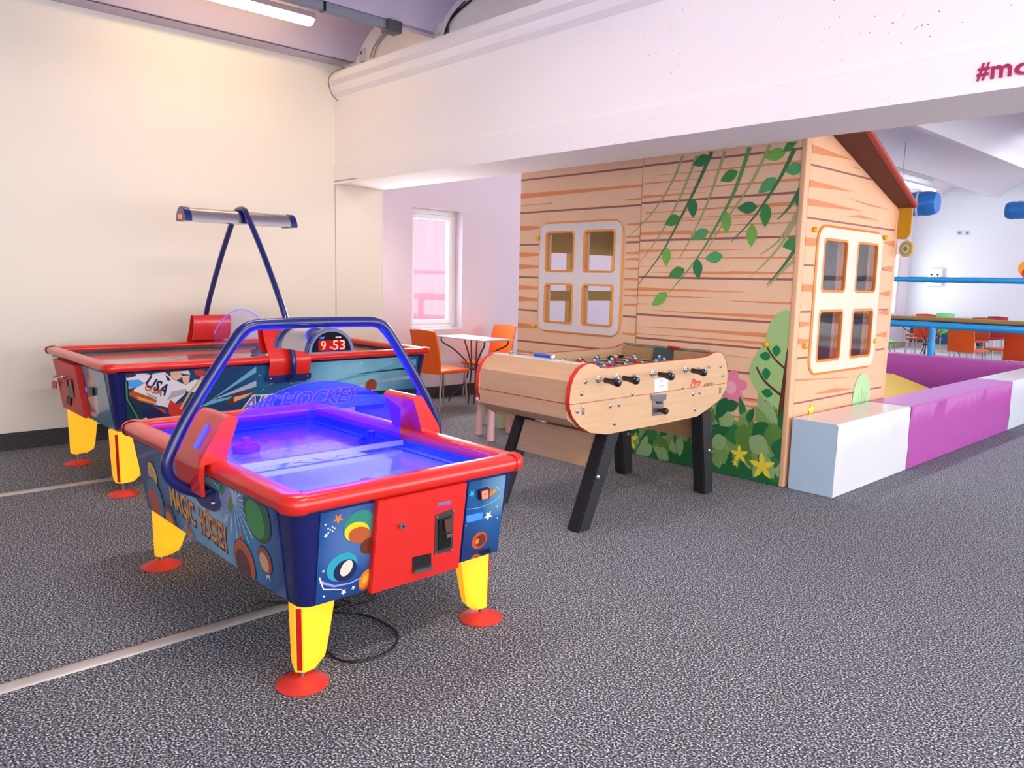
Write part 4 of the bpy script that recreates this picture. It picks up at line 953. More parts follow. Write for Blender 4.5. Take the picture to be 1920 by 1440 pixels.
# child stools and table behind the foosball table
PINK = mat('f4c4c4', .5); LGR = mat('c4dca0', .5)
def stool(label, loc, rz, M, h=.30, r=.15, name='child_stool', cat='stool', spread=.14, lr=.036):
    t = thing(name, label, cat, loc, rz, None, world=False)
    one('seat' if cat == 'stool' else 'tabletop', M, lambda b: b.box((-r-.03, -r-.03, h-.045), (r+.03, r+.03, h), .02), t)
    for sx in (-1, 1):
        for sy in (-1, 1): one('leg', M, lambda b: b.tube([(sx*spread, sy*spread, h-.04), (sx*(spread+.012), sy*(spread+.012), .001)], [lr*.72, lr], 18), t)
    return t
stool('pink child stool with fat conical legs, nearest the front leg of the foosball table', (-5.03, 4.58, 0), math.radians(-20), PINK, .34)
stool('pink child stool standing beyond the first pink one, against the house front', (-4.75, 5.05-.35+.1, 0), math.radians(10), PINK, .33) if False else None
stool('second pink child stool, seen between the front legs of the foosball table', (-4.58, 4.62, 0), math.radians(8), PINK, .28, .11, spread=.11, lr=.032)
stool('pale green child table with thick round legs in front of the printed house', (-5.55, 5.35, 0), math.radians(5), LGR, .48, .24, 'child_table', 'table', .20, .034) if False else None
stool('pale green child stool seen under the middle of the foosball table', (-4.24, 4.74, 0), math.radians(14), LGR, .28, .11, spread=.11, lr=.032)
stool('green child stool tucked behind the pink one at the left', (-5.45, 5.0, 0), math.radians(0), LGR, .34)

# ================================================================== PLAYHOUSE
HY = 4.985; HX = -2.53; HXL = -5.26; HYB = 6.56
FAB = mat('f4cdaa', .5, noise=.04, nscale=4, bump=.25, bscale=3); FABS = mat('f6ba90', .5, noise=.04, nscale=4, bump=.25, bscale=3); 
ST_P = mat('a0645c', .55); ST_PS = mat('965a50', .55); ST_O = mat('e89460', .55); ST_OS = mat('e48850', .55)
H = thing('playhouse', 'indoor playhouse of padded panels printed as wooden cottage with windows and leaves', 'playhouse', (-3.9, 5.7, 0))
PH = Plane((0, HY, 0), (1, 0, 0), (0, 0, 1), (0, -1, 0)); h = lambda x, y: PH.px(x, y)
def holed(b, mk, u0, u1, v0, v1, holes):
    "slab with rectangular holes laid on a grid; mk(ua,va,ub,vb) adds a box"
    us = sorted({u0, u1, *[q for hh in holes for q in (hh[0], hh[2])]}); vs = sorted({v0, v1, *[q for hh in holes for q in (hh[1], hh[3])]})
    for i in range(len(us)-1):
        for j in range(len(vs)-1):
            cu, cv = (us[i]+us[i+1])/2, (vs[j]+vs[j+1])/2
            if any(a < cu < c and b_ < cv < d for a, b_, c, d in holes): continue
            mk(us[i], vs[j], us[i+1], vs[j+1])
def hole(fr, pts):
    q = [fr(*p) for p in pts]; us = [p[0] for p in q]; vs = [p[1] for p in q]
    return ((us[0]+us[3])/2, (vs[2]+vs[3])/2, (us[1]+us[2])/2, (vs[0]+vs[1])/2)
c6 = lambda x, y: (960+x/3.4286, 260+y/3.4286)
fh = [hole(h, [c6(*p) for p in q]) for q in (((228, 603), (405, 598), (398, 852), (222, 850)), ((475, 597), (670, 592), (662, 855), (468, 850)), ((216, 936), (393, 936), (385, 1188), (212, 1175)), ((457, 945), (650, 945), (640, 1205), (452, 1192)))]
# square the four openings to each other
ul = (fh[0][0]+fh[2][0])/2; ul2 = (fh[0][2]+fh[2][2])/2; ur = (fh[1][0]+fh[3][0])/2; ur2 = (fh[1][2]+fh[3][2])/2
zt0 = (fh[0][1]+fh[1][1])/2; zt1 = (fh[0][3]+fh[1][3])/2; zb0 = (fh[2][1]+fh[3][1])/2; zb1 = (fh[2][3]+fh[3][3])/2
fh = [(ul, zt0, ul2, zt1), (ur, zt0, ur2, zt1), (ul, zb0, ul2, zb1), (ur, zb0, ur2, zb1)]
fm = MB().m(FAB); holed(fm, lambda a, b_, c, d: fm.box((a, HY, b_), (c, HY+.06, d)), HXL, HX-.002, .003, 2.50, fh)
ar = Art(fm, PH, .001, .00002, clip=(HXL, .004, HX-.036, 2.5))
# main plank lines
def ok(u, v): return not (h(*c6(185, 700))[0] < u < h(*c6(725, 700))[0])
seam = h(*c6(845, 150))[0]; wl, wr = h(*c6(172, 800))[0], h(*c6(728, 800))[0]
wt, wb = h(*c6(450, 525))[1], h(*c6(430, 1265))[1]
def hstripe(u0, u1, z, t0, t1, M):
    segs = [(u0, u1)]
    if wb-.02 < z < wt+.02 and u0 < wl < u1: segs = [(u0, wl), (wr, u1)]
    elif wb-.02 < z < wt+.02 and wl <= u0 < wr: segs = [(wr, u1)]
    for a, c in segs:
        if c <= a: continue
        k0 = t0+(t1-t0)*(a-u0)/(u1-u0); k1 = t0+(t1-t0)*(c-u0)/(u1-u0)
        ar.poly([(a, z-k0/2), (c, z-k1/2), (c, z+k1/2), (a, z+k0/2)], M)
for y in (268, 478, 683, 890, 1100, 1300):
    z = h(*c6(68, y))[1]; hstripe(HXL, seam-.004, z, .016, .016, ST_P)
for y in (178, 415, 655, 890, 1130): hstripe(seam+.004, HX-.036, h(*c6(835, y))[1], .016, .016, ST_P)
for k in (1, 2, 3, 4): 
    z = h(*c6(790, 1130))[1]-.185*k; hstripe(seam+.004 if k < 3 else seam+.2, HX-.036, z, .016, .016, ST_P)
    hstripe(HXL, seam-.004, h(*c6(68, 1300))[1]-.165*k, .016, .016, ST_P)
for y, t, e in ((370, .045, seam-.004), (430, .004, 0), (577, .045, 0), (745, .045, 0), (823, .045, 0), (957, .045, 0), (1030, .045, 0), (1200, .05, 0), (1375, .05, 0)):
    z = h(*c6(68, y))[1]; hstripe(HXL, (e or wl+.15) if y != 1375 else wl+.2, z, t, .018 if e else .012, ST_O)
rr_ = random.Random(3)
for y in (390, 550, 630, 735, 775, 835, 905, 970, 1010, 1070, 1260):
    hstripe(wr-.02, seam-.004, h(*c6(800, y))[1], .010, .022, ST_O)
for (xa, ya, xb, yb, t0, t1) in ((900, 235, 1890, 150, .002, .018), (850, 290, 1300, 250, .014, .002), (1000, 330, 1880, 260, .002, .020), (840, 375, 1250, 345, .022, .002), (1100, 450, 1870, 425, .002, .03), (860, 470, 1400, 455, .008, .002), (1000, 520, 1860, 470, .002, .014), (820, 525, 1700, 515, .008, .002), (1200, 560, 1850, 540, .002, .012), (825, 612, 1150, 600, .024, .030), (1150, 600, 1560, 605, .030, .002), (815, 718, 1500, 718, .022, .002), (860, 760, 1840, 775, .002, .012), (815, 820, 1100, 820, .006, .002), (850, 865, 1400, 855, .002, .022), (1400, 855, 1830, 870, .022, .010), (810, 962, 1500, 990, .026, .002), (805, 1005, 1300, 1025, .018, .002), (1400, 1043, 1815, 1060, .002, .016), (800, 1060, 900, 1065, .008, .002), (900, 1105, 1700, 1145, .002, .026), (850, 1210, 1640, 1260, .002, .03), (790, 1250, 1000, 1268, .006, .002), (950, 1270, 1620, 1305, .002, .020)):
    a_, c_ = h(*c6(xa, ya)), h(*c6(xb, yb)); z = (a_[1]+c_[1])/2; c_ = (min(c_[0], HX-.036), z)
    ar.poly([(a_[0], z-t0/2), (c_[0], z-t1/2), (c_[0], z+t1/2), (a_[0], z+t0/2)], ST_O)
c8 = lambda x, y: (1150+x/3.79, 560+y/3.79)
for (xa, ya, xb, yb, t0, t1) in ((700, 690, 1080, 730, .002, .02), (700, 820, 1195, 880, .002, .03), (850, 870, 1195, 925, .002, .022), (800, 400, 960, 420, .002, .006), (820, 740, 1195, 800, .012, .016)):
    a_, c_ = h(*c8(xa, ya)), h(*c8(xb, yb)); z = (a_[1]+c_[1])/2; ar.poly([(a_[0], z-t0/2), (c_[0], z-t1/2), (c_[0], z+t1/2), (a_[0], z+t0/2)], ST_O)
# seam between the two front panels
ar.line([(seam, .01), (seam, 2.49)], .006, .006, mat('b07858', .6))
# vines
VG = mat('3f7a48', .55); VG2 = mat('5a9a5c', .55); VP = mat('a8ac78', .6); LGs = [mat('2f8050', .55), mat('55a868', .55), mat('78b850', .55), mat('3c9048', .55)]
def vine(pts, w0, w1, M): ar.curve([h(*c6(*p)) for p in pts], w0, w1, M, n=6)
for pts in (((1100, 110), (1030, 280), (900, 480), (740, 640)), ((1190, 110), (1080, 380), (950, 620), (820, 800)), ((1370, 80), (1270, 380), (1160, 620), (1070, 780)), ((1660, 40), (1530, 300), (1350, 560), (1240, 740)), ((1870, 300), (1800, 430), (1700, 520)), ((1850, 450), (1720, 650), (1590, 750)), ((1850, 490), (1700, 720), (1530, 890)), ((1840, 760), (1740, 850), (1640, 960))):
    vine(pts, .026, .004, VP)
for pts, M in ((((1285, 85), (1200, 280), (1090, 500), (960, 740), (810, 940)), VG), (((1530, 55), (1430, 340), (1310, 570), (1190, 770), (1010, 990)), VG2), (((1820, 60), (1720, 260), (1560, 500), (1410, 665)), VG), (((1845, 670), (1760, 800), (1640, 940)), VG), (((1870, 290), (1790, 430), (1710, 520)), VG)):
    vine(pts, .034, .004, M)
for k, (a_, b_) in enumerate((((1275, 115), (1160, 170)), ((1455, 210), (1340, 272)), ((1765, 85), (1620, 120)), ((1700, 250), (1582, 352)), ((1160, 385), (1168, 510)), ((1080, 502), (982, 552)), ((1375, 465), (1382, 612)), ((1265, 590), (1155, 645)), ((1580, 440), (1448, 448)), ((1635, 415), (1628, 570)), ((1545, 548), (1538, 698)), ((1870, 180), (1755, 210)), ((1868, 335), (1845, 450)), ((1845, 662), (1740, 695)), ((995, 698), (992, 820)), ((1358, 755), (1240, 770)), ((1190, 770), (1200, 905)), ((1112, 840), (1005, 885)), ((1002, 988), (898, 1075)))):
    ar.leaf(h(*c6(*a_)), h(*c6(*b_)), .085, LGs[(k*3) % 4])
ar.poly([h(*c6(*p)) for p in ((1770, 25), (1840, 18), (1790, 80), (1740, 85))], LGs[3])
# big pale bush with trunk
e8 = lambda *pp: [h(*c8(*p)) for p in pp]
ar.poly([(p.x, p.y) for p in cr([V((*q, 0)) for q in e8((1225, 80), (1160, 110), (1110, 190), (1075, 310), (1000, 420), (968, 520), (1000, 620), (1070, 710), (1150, 775), (1190, 800), (1215, 500), (1270, 230), (1275, 110), (1225, 80))], 5)[:-1]], mat('a4cc88', .55))
ar.line(e8((1275, 215), (1245, 400), (1225, 600), (1208, 780), (1200, 945)), .016, .085, mat('5a3420', .6))
ar.curve(e8((1095, 350), (1150, 430), (1222, 498)), .014, .016, mat('5a3420', .6), n=6); ar.curve(e8((1018, 485), (1080, 590), (1205, 695)), .014, .020, mat('5a3420', .6), n=6)
for a_, b_ in (((1162, 330), (1158, 415)), ((1120, 415), (1038, 402)), ((1085, 490), (1090, 580)), ((1135, 680), (1052, 660))): ar.leaf(h(*c8(*a_)), h(*c8(*b_)), .065, mat('12804c', .55))
# pink flower
fc = h(*c8(835, 630))
for k in range(6):
    a = k*math.pi/3+.3; ar.ell((fc[0]+.075*math.cos(a), fc[1]+.075*math.sin(a)), .06, .042, mat('f08cae', .55), a)
ar.ell(fc, .048, .048, mat('f8b4c8', .55))
# leaves along the bottom edge
gs = [mat('1a6a3c', .55), mat('5c8a3c', .55), mat('94b87c', .55), mat('2f7a44', .55), mat('7aa458', .55)]
ar.poly([(seam-.3, .004), (HX-.01, .004), (HX-.01, .42), (HX-.35, .40), (HX-.9, .42), (HX-1.3, .42), (-4.3, .30), (-4.75, .26)], gs[0])
rb = random.Random(12)
for k in range(190):
    u = rb.uniform(-4.75, HX-.04); top = .30+.20*max(0, (u+4.5)/2.0); z = rb.uniform(.02, top-.05); a = rb.uniform(.9, 2.3); Lf = rb.uniform(.12, .24)
    e = (min(HX-.015, u+Lf*math.cos(a)), z+Lf*math.sin(a)); ar.leaf((u, z), e, rb.uniform(.05, .11), gs[rb.choice((0, 1, 1, 2, 2, 3, 4, 4))])
for a_, b_, c_, w_ in (((810, 700), (735, 860), 0, .10), ((895, 745), (760, 780), 0, .09), ((820, 870), (870, 1040), 3, .14), ((665, 970), (830, 920), 0, .12), ((1000, 890), (1120, 1010), 0, .16), ((940, 890), (905, 1080), 1, .14), ((1140, 880), (1150, 1090), 1, .15), ((970, 985), (1110, 1100), 2, .15), ((865, 830), (760, 900), 2, .10), ((810, 1000), (690, 1040), 2, .12), ((1190, 990), (1190, 1160), 0, .14), ((285, 1050), (160, 1100), 2, .12), ((310, 1065), (400, 1150), 2, .11)):
    ar.leaf(h(*c8(*a_)), h(*c8(*b_)), w_, gs[c_])
YF = mat('f4e040', .55)
for (x, y, r) in ((1060, 1190, .105), (900, 1105, .075), (670, 1095, .06), (120, 1000, .09), (690, 925, .03), (868, 1165, .03)):
    c_ = h(*c8(x, y))
    for k in range(5):
        a = math.pi/2+k*2*math.pi/5+.1; ar.leaf(c_, (c_[0]+r*math.cos(a), max(.01, c_[1]+r*math.sin(a))), r*.42, YF)
# window surround: orange border, white frame, orange hole trims (thickness in front of the fabric)
OB = mat('f0a050', .5); WF = mat('e8e2e6', .45, noise=.03, nscale=6)
def surround(par, pl, holes, pad, r, name, WF=WF, OB=OB):
    hu0, hu1 = min(q[0] for q in holes), max(q[2] for q in holes); hv0, hv1 = min(q[1] for q in holes), max(q[3] for q in holes)
    b = MB().m(OB)
    oo = rr(hu0-pad-.018, hv0-pad-.018, hu1+pad+.018, hv1+pad+.018, r+.018); ii = rr(hu0-pad, hv0-pad, hu1+pad, hv1+pad, r)
    for i in range(len(oo)):
        j = (i+1) % len(oo)
        b.face([pl.w(oo[i], .004), pl.w(oo[j], .004), pl.w(ii[j], .012), pl.w(ii[i], .012)], True)
    b.m(WF); us = [hu0-pad, *sorted({q for hh in holes for q in (hh[0], hh[2])}), hu1+pad]; vs = [hv0-pad, *sorted({q for hh in holes for q in (hh[1], hh[3])}), hv1+pad]
    def inhole(cu, cv): return any(q[0] < cu < q[2] and q[1] < cv < q[3] for q in holes)
    for i in range(len(us)-1):
        for j in range(len(vs)-1):
            if inhole((us[i]+us[i+1])/2, (vs[j]+vs[j+1])/2): continue
            cell = [(us[i], vs[j]), (us[i+1], vs[j]), (us[i+1], vs[j+1]), (us[i], vs[j+1])]
            cor = (i in (0, len(us)-2)) and (j in (0, len(vs)-2))
            if cor:
                su = -1 if i == 0 else 1; sv = -1 if j == 0 else 1
                ou = us[0] if i == 0 else us[-1]; ov = vs[0] if j == 0 else vs[-1]; iu = us[1] if i == 0 else us[-2]; iv = vs[1] if j == 0 else vs[-2]
                rad = min(r, abs(ou-iu), abs(ov-iv)); pts = [(iu, iv), (ou, iv)]
                for k in range(6):
                    a = math.pi/2*k/5; pts.append((ou-su*rad+su*rad*math.cos(a), ov-sv*rad+sv*rad*math.sin(a)))
                pts.append((iu, ov)); cell = pts
            b.face([pl.w(p, .012) for p in cell])
    for q in holes:
        b.m(OB); oo = rr(q[0]-.012, q[1]-.012, q[2]+.012, q[3]+.012, .035); ii = rr(q[0]+.006, q[1]+.006, q[2]-.006, q[3]-.006, .028)
        for i in range(len(oo)):
            j = (i+1) % len(oo); b.face([pl.w(oo[i], .0125), pl.w(oo[j], .0125), pl.w(ii[j], .016), pl.w(ii[i], .016)], True)
            b.face([pl.w(ii[i], .016), pl.w(ii[j], .016), pl.w(ii[j], -.03), pl.w(ii[i], -.03)], True)
        # corner fillers
        for (cu, su) in ((q[0], 1), (q[2], -1)):
            for (cv, sv) in ((q[1], 1), (q[3], -1)):
                pts = [(cu, cv)]+[(cu+su*(.034-.034*math.cos(a)), cv+sv*(.034-.034*math.sin(a))) for a in (0, .4, .8, 1.2, 1.57)]
                b.face([pl.w(p, .013) for p in pts])
    o = b.build(name, par)
    return o
fwall = fm.build('front_panel', H, label='front panel printed with planks, leaf vines, bush and flowers')
VIN = glass('vinyl_film', (.95, .95, .95), .03, bump=.06)
so = surround(fwall, PH, fh, .075, .10, 'window_frame')
for q in fh: one('window_film', VIN, lambda b: b.box((q[0], HY-.004, q[1]), (q[2], HY-.002, q[3])), so)
# side wall (gable side, faces the open floor)
PG = Plane((HX, 0, 0), (0, 1, 0), (0, 0, 1), (1, 0, 0)); g = lambda x, y: PG.px(x, y)
d1 = lambda x, y: (1470+x/4.235, 240+y/4.235); d2 = lambda x, y: (1470+x/4.235, 560+y/4.235)
sh = [hole(g, [f(*p) for p in q]) for f, q in ((d1, ((318, 885), (490, 905), (470, 1300), (285, 1285))), (d1, ((585, 912), (738, 935), (710, 1295), (548, 1300))), (d2, ((268, 95), (448, 90), (430, 480), (240, 490))), (d2, ((535, 98), (688, 95), (665, 445), (505, 462))))]
ul = (sh[0][0]+sh[2][0])/2; ul2 = (sh[0][2]+sh[2][2])/2; ur = (sh[1][0]+sh[3][0])/2; ur2 = (sh[1][2]+sh[3][2])/2
zt0 = (sh[0][1]+sh[1][1])/2; zt1 = (sh[0][3]+sh[1][3])/2; zb0 = (sh[2][1]+sh[3][1])/2; zb1 = (sh[2][3]+sh[3][3])/2
sh = [(ul, zt0, ul2, zt1), (ur, zt0, ur2, zt1), (ul, zb0, ul2, zb1), (ur, zb0, ur2, zb1)]
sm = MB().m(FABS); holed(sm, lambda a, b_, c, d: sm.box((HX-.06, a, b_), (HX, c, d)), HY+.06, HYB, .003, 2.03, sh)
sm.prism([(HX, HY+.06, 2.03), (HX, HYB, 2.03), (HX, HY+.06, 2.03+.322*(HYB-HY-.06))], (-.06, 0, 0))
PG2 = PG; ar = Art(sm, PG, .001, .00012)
wl, wr = g(*d1(245, 1000))[0], g(*d1(790, 1000))[0]; wt, wb = g(*d1(500, 770))[1]-.02, g(*d2(400, 570))[1]
def gs_(u0, u1, z, t0, t1, M):
    segs = [(u0, u1)]
    if wb-.02 < z < wt+.02: segs = [(u0, min(u1, wl)), (max(u0, wr), u1)]
    for a, c in segs:
        if c <= a+.005: continue
        k0 = t0+(t1-t0)*(a-u0)/(u1-u0); k1 = t0+(t1-t0)*(c-u0)/(u1-u0); ar.poly([(a, z-k0/2), (c, z-k1/2), (c, z+k1/2), (a, z+k0/2)], M)
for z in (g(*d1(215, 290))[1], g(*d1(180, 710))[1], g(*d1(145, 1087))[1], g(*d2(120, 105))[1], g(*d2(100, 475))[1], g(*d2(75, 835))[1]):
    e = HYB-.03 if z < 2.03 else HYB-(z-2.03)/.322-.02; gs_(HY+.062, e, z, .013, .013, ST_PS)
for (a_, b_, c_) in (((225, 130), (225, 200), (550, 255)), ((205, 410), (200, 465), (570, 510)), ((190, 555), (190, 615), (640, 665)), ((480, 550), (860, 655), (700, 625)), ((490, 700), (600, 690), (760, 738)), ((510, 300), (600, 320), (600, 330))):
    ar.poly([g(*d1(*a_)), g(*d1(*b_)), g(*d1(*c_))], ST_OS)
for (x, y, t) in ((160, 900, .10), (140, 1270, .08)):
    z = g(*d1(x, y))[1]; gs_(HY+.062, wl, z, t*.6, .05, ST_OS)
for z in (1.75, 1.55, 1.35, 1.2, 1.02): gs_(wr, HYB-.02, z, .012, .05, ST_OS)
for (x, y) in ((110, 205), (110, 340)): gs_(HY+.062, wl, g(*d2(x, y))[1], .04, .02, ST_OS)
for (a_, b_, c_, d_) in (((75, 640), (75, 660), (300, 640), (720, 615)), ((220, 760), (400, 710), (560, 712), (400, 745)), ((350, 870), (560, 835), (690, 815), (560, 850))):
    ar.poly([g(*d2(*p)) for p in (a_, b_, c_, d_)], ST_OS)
bc = g(*d2(610, 780)); ar.ell(bc, .16, .19, mat('b4dc9c', .5)); 
for dx in (-.05, 0, .04, .08): ar.line([(bc[0]+dx*.6, bc[1]-.08), (bc[0]+dx, bc[1]+.03+(.04 if dx == 0 else 0))], .010, .004, mat('2f7a44', .55))
fc = g(*d2(210, 885))
for k in range(5): a = math.pi/2+k*2*math.pi/5; ar.leaf(fc, (fc[0]+.05*math.cos(a), fc[1]+.05*math.sin(a)), .03, YF)
swall = sm.build('side_panel', H, label='side panel printed with orange planks')
so = surround(swall, PG, sh, .085, .10, 'window_frame', mat('f4dcc4', .45, noise=.04, nscale=6), mat('f08c3c', .5))
for q in sh: one('window_film', VIN, lambda b: b.box((HX+.002, q[0], q[1]), (HX+.004, q[2], q[3])), so)
one('corner_strip', mat('e8b890', .5, bump=.3, bscale=8), lambda b: b.box((HX-.036, HY-.010, .003), (HX+.004, HY+.050, 2.50), .008), H)
one('corner_strip', FABS, lambda b: b.box((HX-.062, HYB-.01, .003), (HX+.006, HYB+.04, 2.02), .012), H)
# back and far side panels with openings (seen through the windows)
INS = mat('8a7470', .6); MUST = mat('d8a818', .5)
def bw(b):
    holed(b, lambda a, b_, c, d: b.box((a, HYB-.06+.0, b_), (c, HYB, d)), HXL, HX-.062, .003, 2.03, [(-4.95, 1.28, -4.50, 1.72), (-4.40, 1.28, -3.9, 1.72), (-4.95, .85, -4.50, 1.20), (-4.40, .85, -3.9, 1.20)])
one('back_panel', INS, bw, H)
def lw(b):
    holed(b, lambda a, b_, c, d: b.box((HXL, a, b_), (HXL+.06, c, d)), HY+.06, HYB-.06, .003, 2.03, [(5.2, 1.30, 5.62, 1.66), (5.72, 1.30, 6.3, 1.66), (5.2, .85, 5.62, 1.2), (5.72, .85, 6.3, 1.2)])
one('side_panel', MUST, lw, H, label='mustard yellow inner side')
# roof
def rf(b):
    z = lambda y: 2.03+.322*(HYB-y)
    b.prism([(HX-.002, HYB+.01, z(HYB+.01)), (HX-.002, HY-.05, z(HY-.05)), (HX-.002, HY-.05, z(HY-.05)+.05), (HX-.002, HYB+.01, z(HYB+.01)+.05)], (.13, 0, 0))
M_RF = mat('7a3430', .55, bump=.3, bscale=12)
def rf2(b):
    # overhang widens towards the ridge
    y1_, y2_ = HYB+.015, 4.70; z = lambda y: 2.032+.322*(HYB-y); o1, o2 = -2.412, -2.24
    lo = [(HXL, y1_, z(y1_)), (o1, y1_, z(y1_)), (o2, y2_, z(y2_)), (HXL, y2_, z(y2_))]
    t = bmesh.new(); vs = [t.verts.new(p) for p in lo]; vt = [t.verts.new((p[0], p[1], p[2]+.045)) for p in lo]
    t.faces.new(vs); t.faces.new(vt[::-1])
    for i in range(4): t.faces.new((vs[i], vs[(i+1) % 4], vt[(i+1) % 4], vt[i]))
    bmesh.ops.recalc_face_normals(t, faces=t.faces); b.join(t)
one('roof', mat('6a3a28', .7, bump=.3, bscale=12), rf2, H, label='brown underside of padded roof')
one('roof_cover', mat('8c2420', .5, bump=.3, bscale=12), lambda b: b.prism([(HXL, HYB+.015, 2.0785+.322*-.015), (-2.412, HYB+.015, 2.0785+.322*-.015), (-2.24, 4.70, 2.0785+.322*1.86), (HXL, 4.70, 2.0785+.322*1.86)], (0, 0, .012)), H)
one('roof_trim', mat('b04030', .5, bump=.3, bscale=20), lambda b: b.tube([(-2.412, HYB+.02, 2.05), (-2.24, 4.70, 2.65)], .024, 10), H)
vl = MB().m(mat('c8940c', .5)); vp = rr(-2.535, 1.785, -2.425, 2.05, .035); vp = [(-2.535, 1.79), (-2.46, 1.785), (-2.43, 1.82), (-2.425, 1.86), (-2.425, 2.05), (-2.535, 2.05)]
vl.prism([(x, HYB+.005, z) for x, z in vp], (0, .03, 0), .004); vl.build('roof_valance', H, label='mustard yellow hanging flap')
# button ties
for (pl, pts) in ((PH, (c6(170, 640), c6(143, 1203), c6(1643, 1322))), (PG, (d1(233, 808), d1(790, 872), d2(155, 375), d2(705, 335)))):
    for p in pts:
        c_ = pl.w(pl.px(*p), .014); one('button', mat('f0b81c', .4), lambda b: b.ball(c_, .020, 12), H)

# ================================================================== FOAM BLOCKS
LBL = mat('b8d2e6', .42, noise=.03, nscale=5, bump=.6, bscale=3.5); WHB = mat('e4e2e4', .3, bump=2.2, bscale=2.6); PUR = mat('b850a8', .34, bump=2.6, bscale=2.8); PURT = mat('c070c0', .35, bump=.3, bscale=3)
BZt = .497
def block(name, label, xa, xb, ya, yb, M, Mt, Me=None, group=None):
    def f(b):
        t = bmesh.new(); n = max(2, int((yb-ya)/.12)); vz = [.003, .16, .32, BZt-.012, BZt]
        b.m(M)
        rg = random.Random(int(ya*100))
        ys = [ya+(yb-ya)*i/n for i in range(n+1)]
        rows = [[(xb+(.0 if k in (0, 4) else rg.uniform(-.003, .004))-(.010 if k == 4 else 0), y, z) for y in ys] for k, z in enumerate(vz)]
        b.grid(rows, smooth=True)
        b.m(M).face([(xa, ya, .003), (xa, yb, .003), (xa, yb, BZt), (xa, ya, BZt)])
        b.m(Me or M).face([(xa, ya, .003), (xb, ya, .003), (xb, ya, BZt-.012), (xb-.010, ya, BZt), (xa, ya, BZt)]); b.m(M).face([(xa, yb, .003), (xb, yb, .003), (xb, yb, BZt-.012), (xb-.010, yb, BZt), (xa, yb, BZt)])
        b.m(Mt).face([(xa, ya, BZt), (xb-.010, ya, BZt), (xb-.010, yb, BZt), (xa, yb, BZt)])
    b = MB(); f(b); o = b.build(name, label=label, category='foam block')
    if group: o['group'] = group
    return o
fb = 'padded blocks edging the play pit'
block('foam_block', 'white padded block with pale blue end, against the playhouse corner', -2.50, -2.185, 4.99, 6.245, WHB, mat('ece8e6', .25, bump=.2, bscale=3), LBL, fb)
block('foam_block', 'long purple padded block between two white blocks', -2.50, -2.185, 6.255, 8.90, PUR, PURT, None, fb)
block('foam_block', 'white padded block at the right edge, beyond the purple one', -2.50, -2.185, 8.91, 11.45, mat('dfe4ea', .3, bump=.6, bscale=3), mat('e4e6ea', .25), None, fb)
PURS = mat('b850a8', .38, bump=.4, bscale=3)
o = one('foam_barrier', PURS, lambda b: b.box((-7.0, 11.15, .003), (-2.51, 11.45, .497), .01)); tag(o, 'purple padded barrier along the far side of the play pit', 'foam barrier')
o = one('foam_barrier', PURS, lambda b: b.box((-2.17, 11.15, .003), (1.5, 11.45, .497), .01)); tag(o, 'purple padded barrier continuing right beyond the white block', 'foam barrier')
def ramp(b):
    p = [(-4.9, .003), (-2.88, .003), (-3.87, .30), (-4.9, .30)]
    b.m(mat('f8d040', .4)); b.prism([(x, 8.95, z) for x, z in p], (0, 1.40, 0))
o = one('foam_ramp', mat('f8d040', .4), ramp); tag(o, 'yellow foam ramp inside the purple play pit', 'foam ramp')
o = one('foam_mat', mat('3458c8', .4), lambda b: b.box((-6.9, 6.7, .003), (-4.95, 11.1, .30), .01)); tag(o, 'blue foam mat behind the yellow ramp', 'mat')

# blue padded rails above the barrier
BR_ = mat('1c9ce0', .3, bump=.5, bscale=6)
def pad(b, p, q, r, seed=1):
    p, q = V(p), V(q); n = max(4, int((q-p).length/.08)); rg = random.Random(seed)
    b.tube([p+(q-p)*i/n for i in range(n+1)], [r*(1+rg.uniform(-.07, .07)) for i in range(n+1)], 14)
rl = thing('padded_rail', 'bright blue padded rail frame above the purple barrier', 'railing', (-3.72, 11.15, .5))
one('top_rail', BR_, lambda b: pad(b, (-7.0, 11.3, 1.518), (1.5, 11.3, 1.518), .037), rl)
one('lower_rail', BR_, lambda b: pad(b, (-7.0, 11.3, .905), (1.5, 11.3, .905), .042, 2), rl)
one('post', BR_, lambda b: pad(b, (-3.77, 11.3, .497), (-3.77, 11.3, .885), .042, 3), rl)
for x in (-6.95, 1.45): one('post', BR_, lambda b: pad(b, (x, 11.3, .497), (x, 11.3, 1.53), .04, 3), rl)
lg = thing('ledge_counter', 'long wooden ledge counter behind the blue rail', 'counter', (-3, 11.75, 0))
one('countertop', mat('a88038', .45), lambda b: b.box((-7.0, 11.62, .955), (1.5, 11.9, 1.0), .004), lg)
one('support_rail', mat('0c5c80', .5), lambda b: b.box((-7.0, 11.66, .92), (1.5, 11.80, .955)), lg)
for x in (-6.9, 1.4): one('support', mat('0c5c80', .5), lambda b: b.box((x, 11.7, 0), (x+.05, 11.85, .92)), lg)

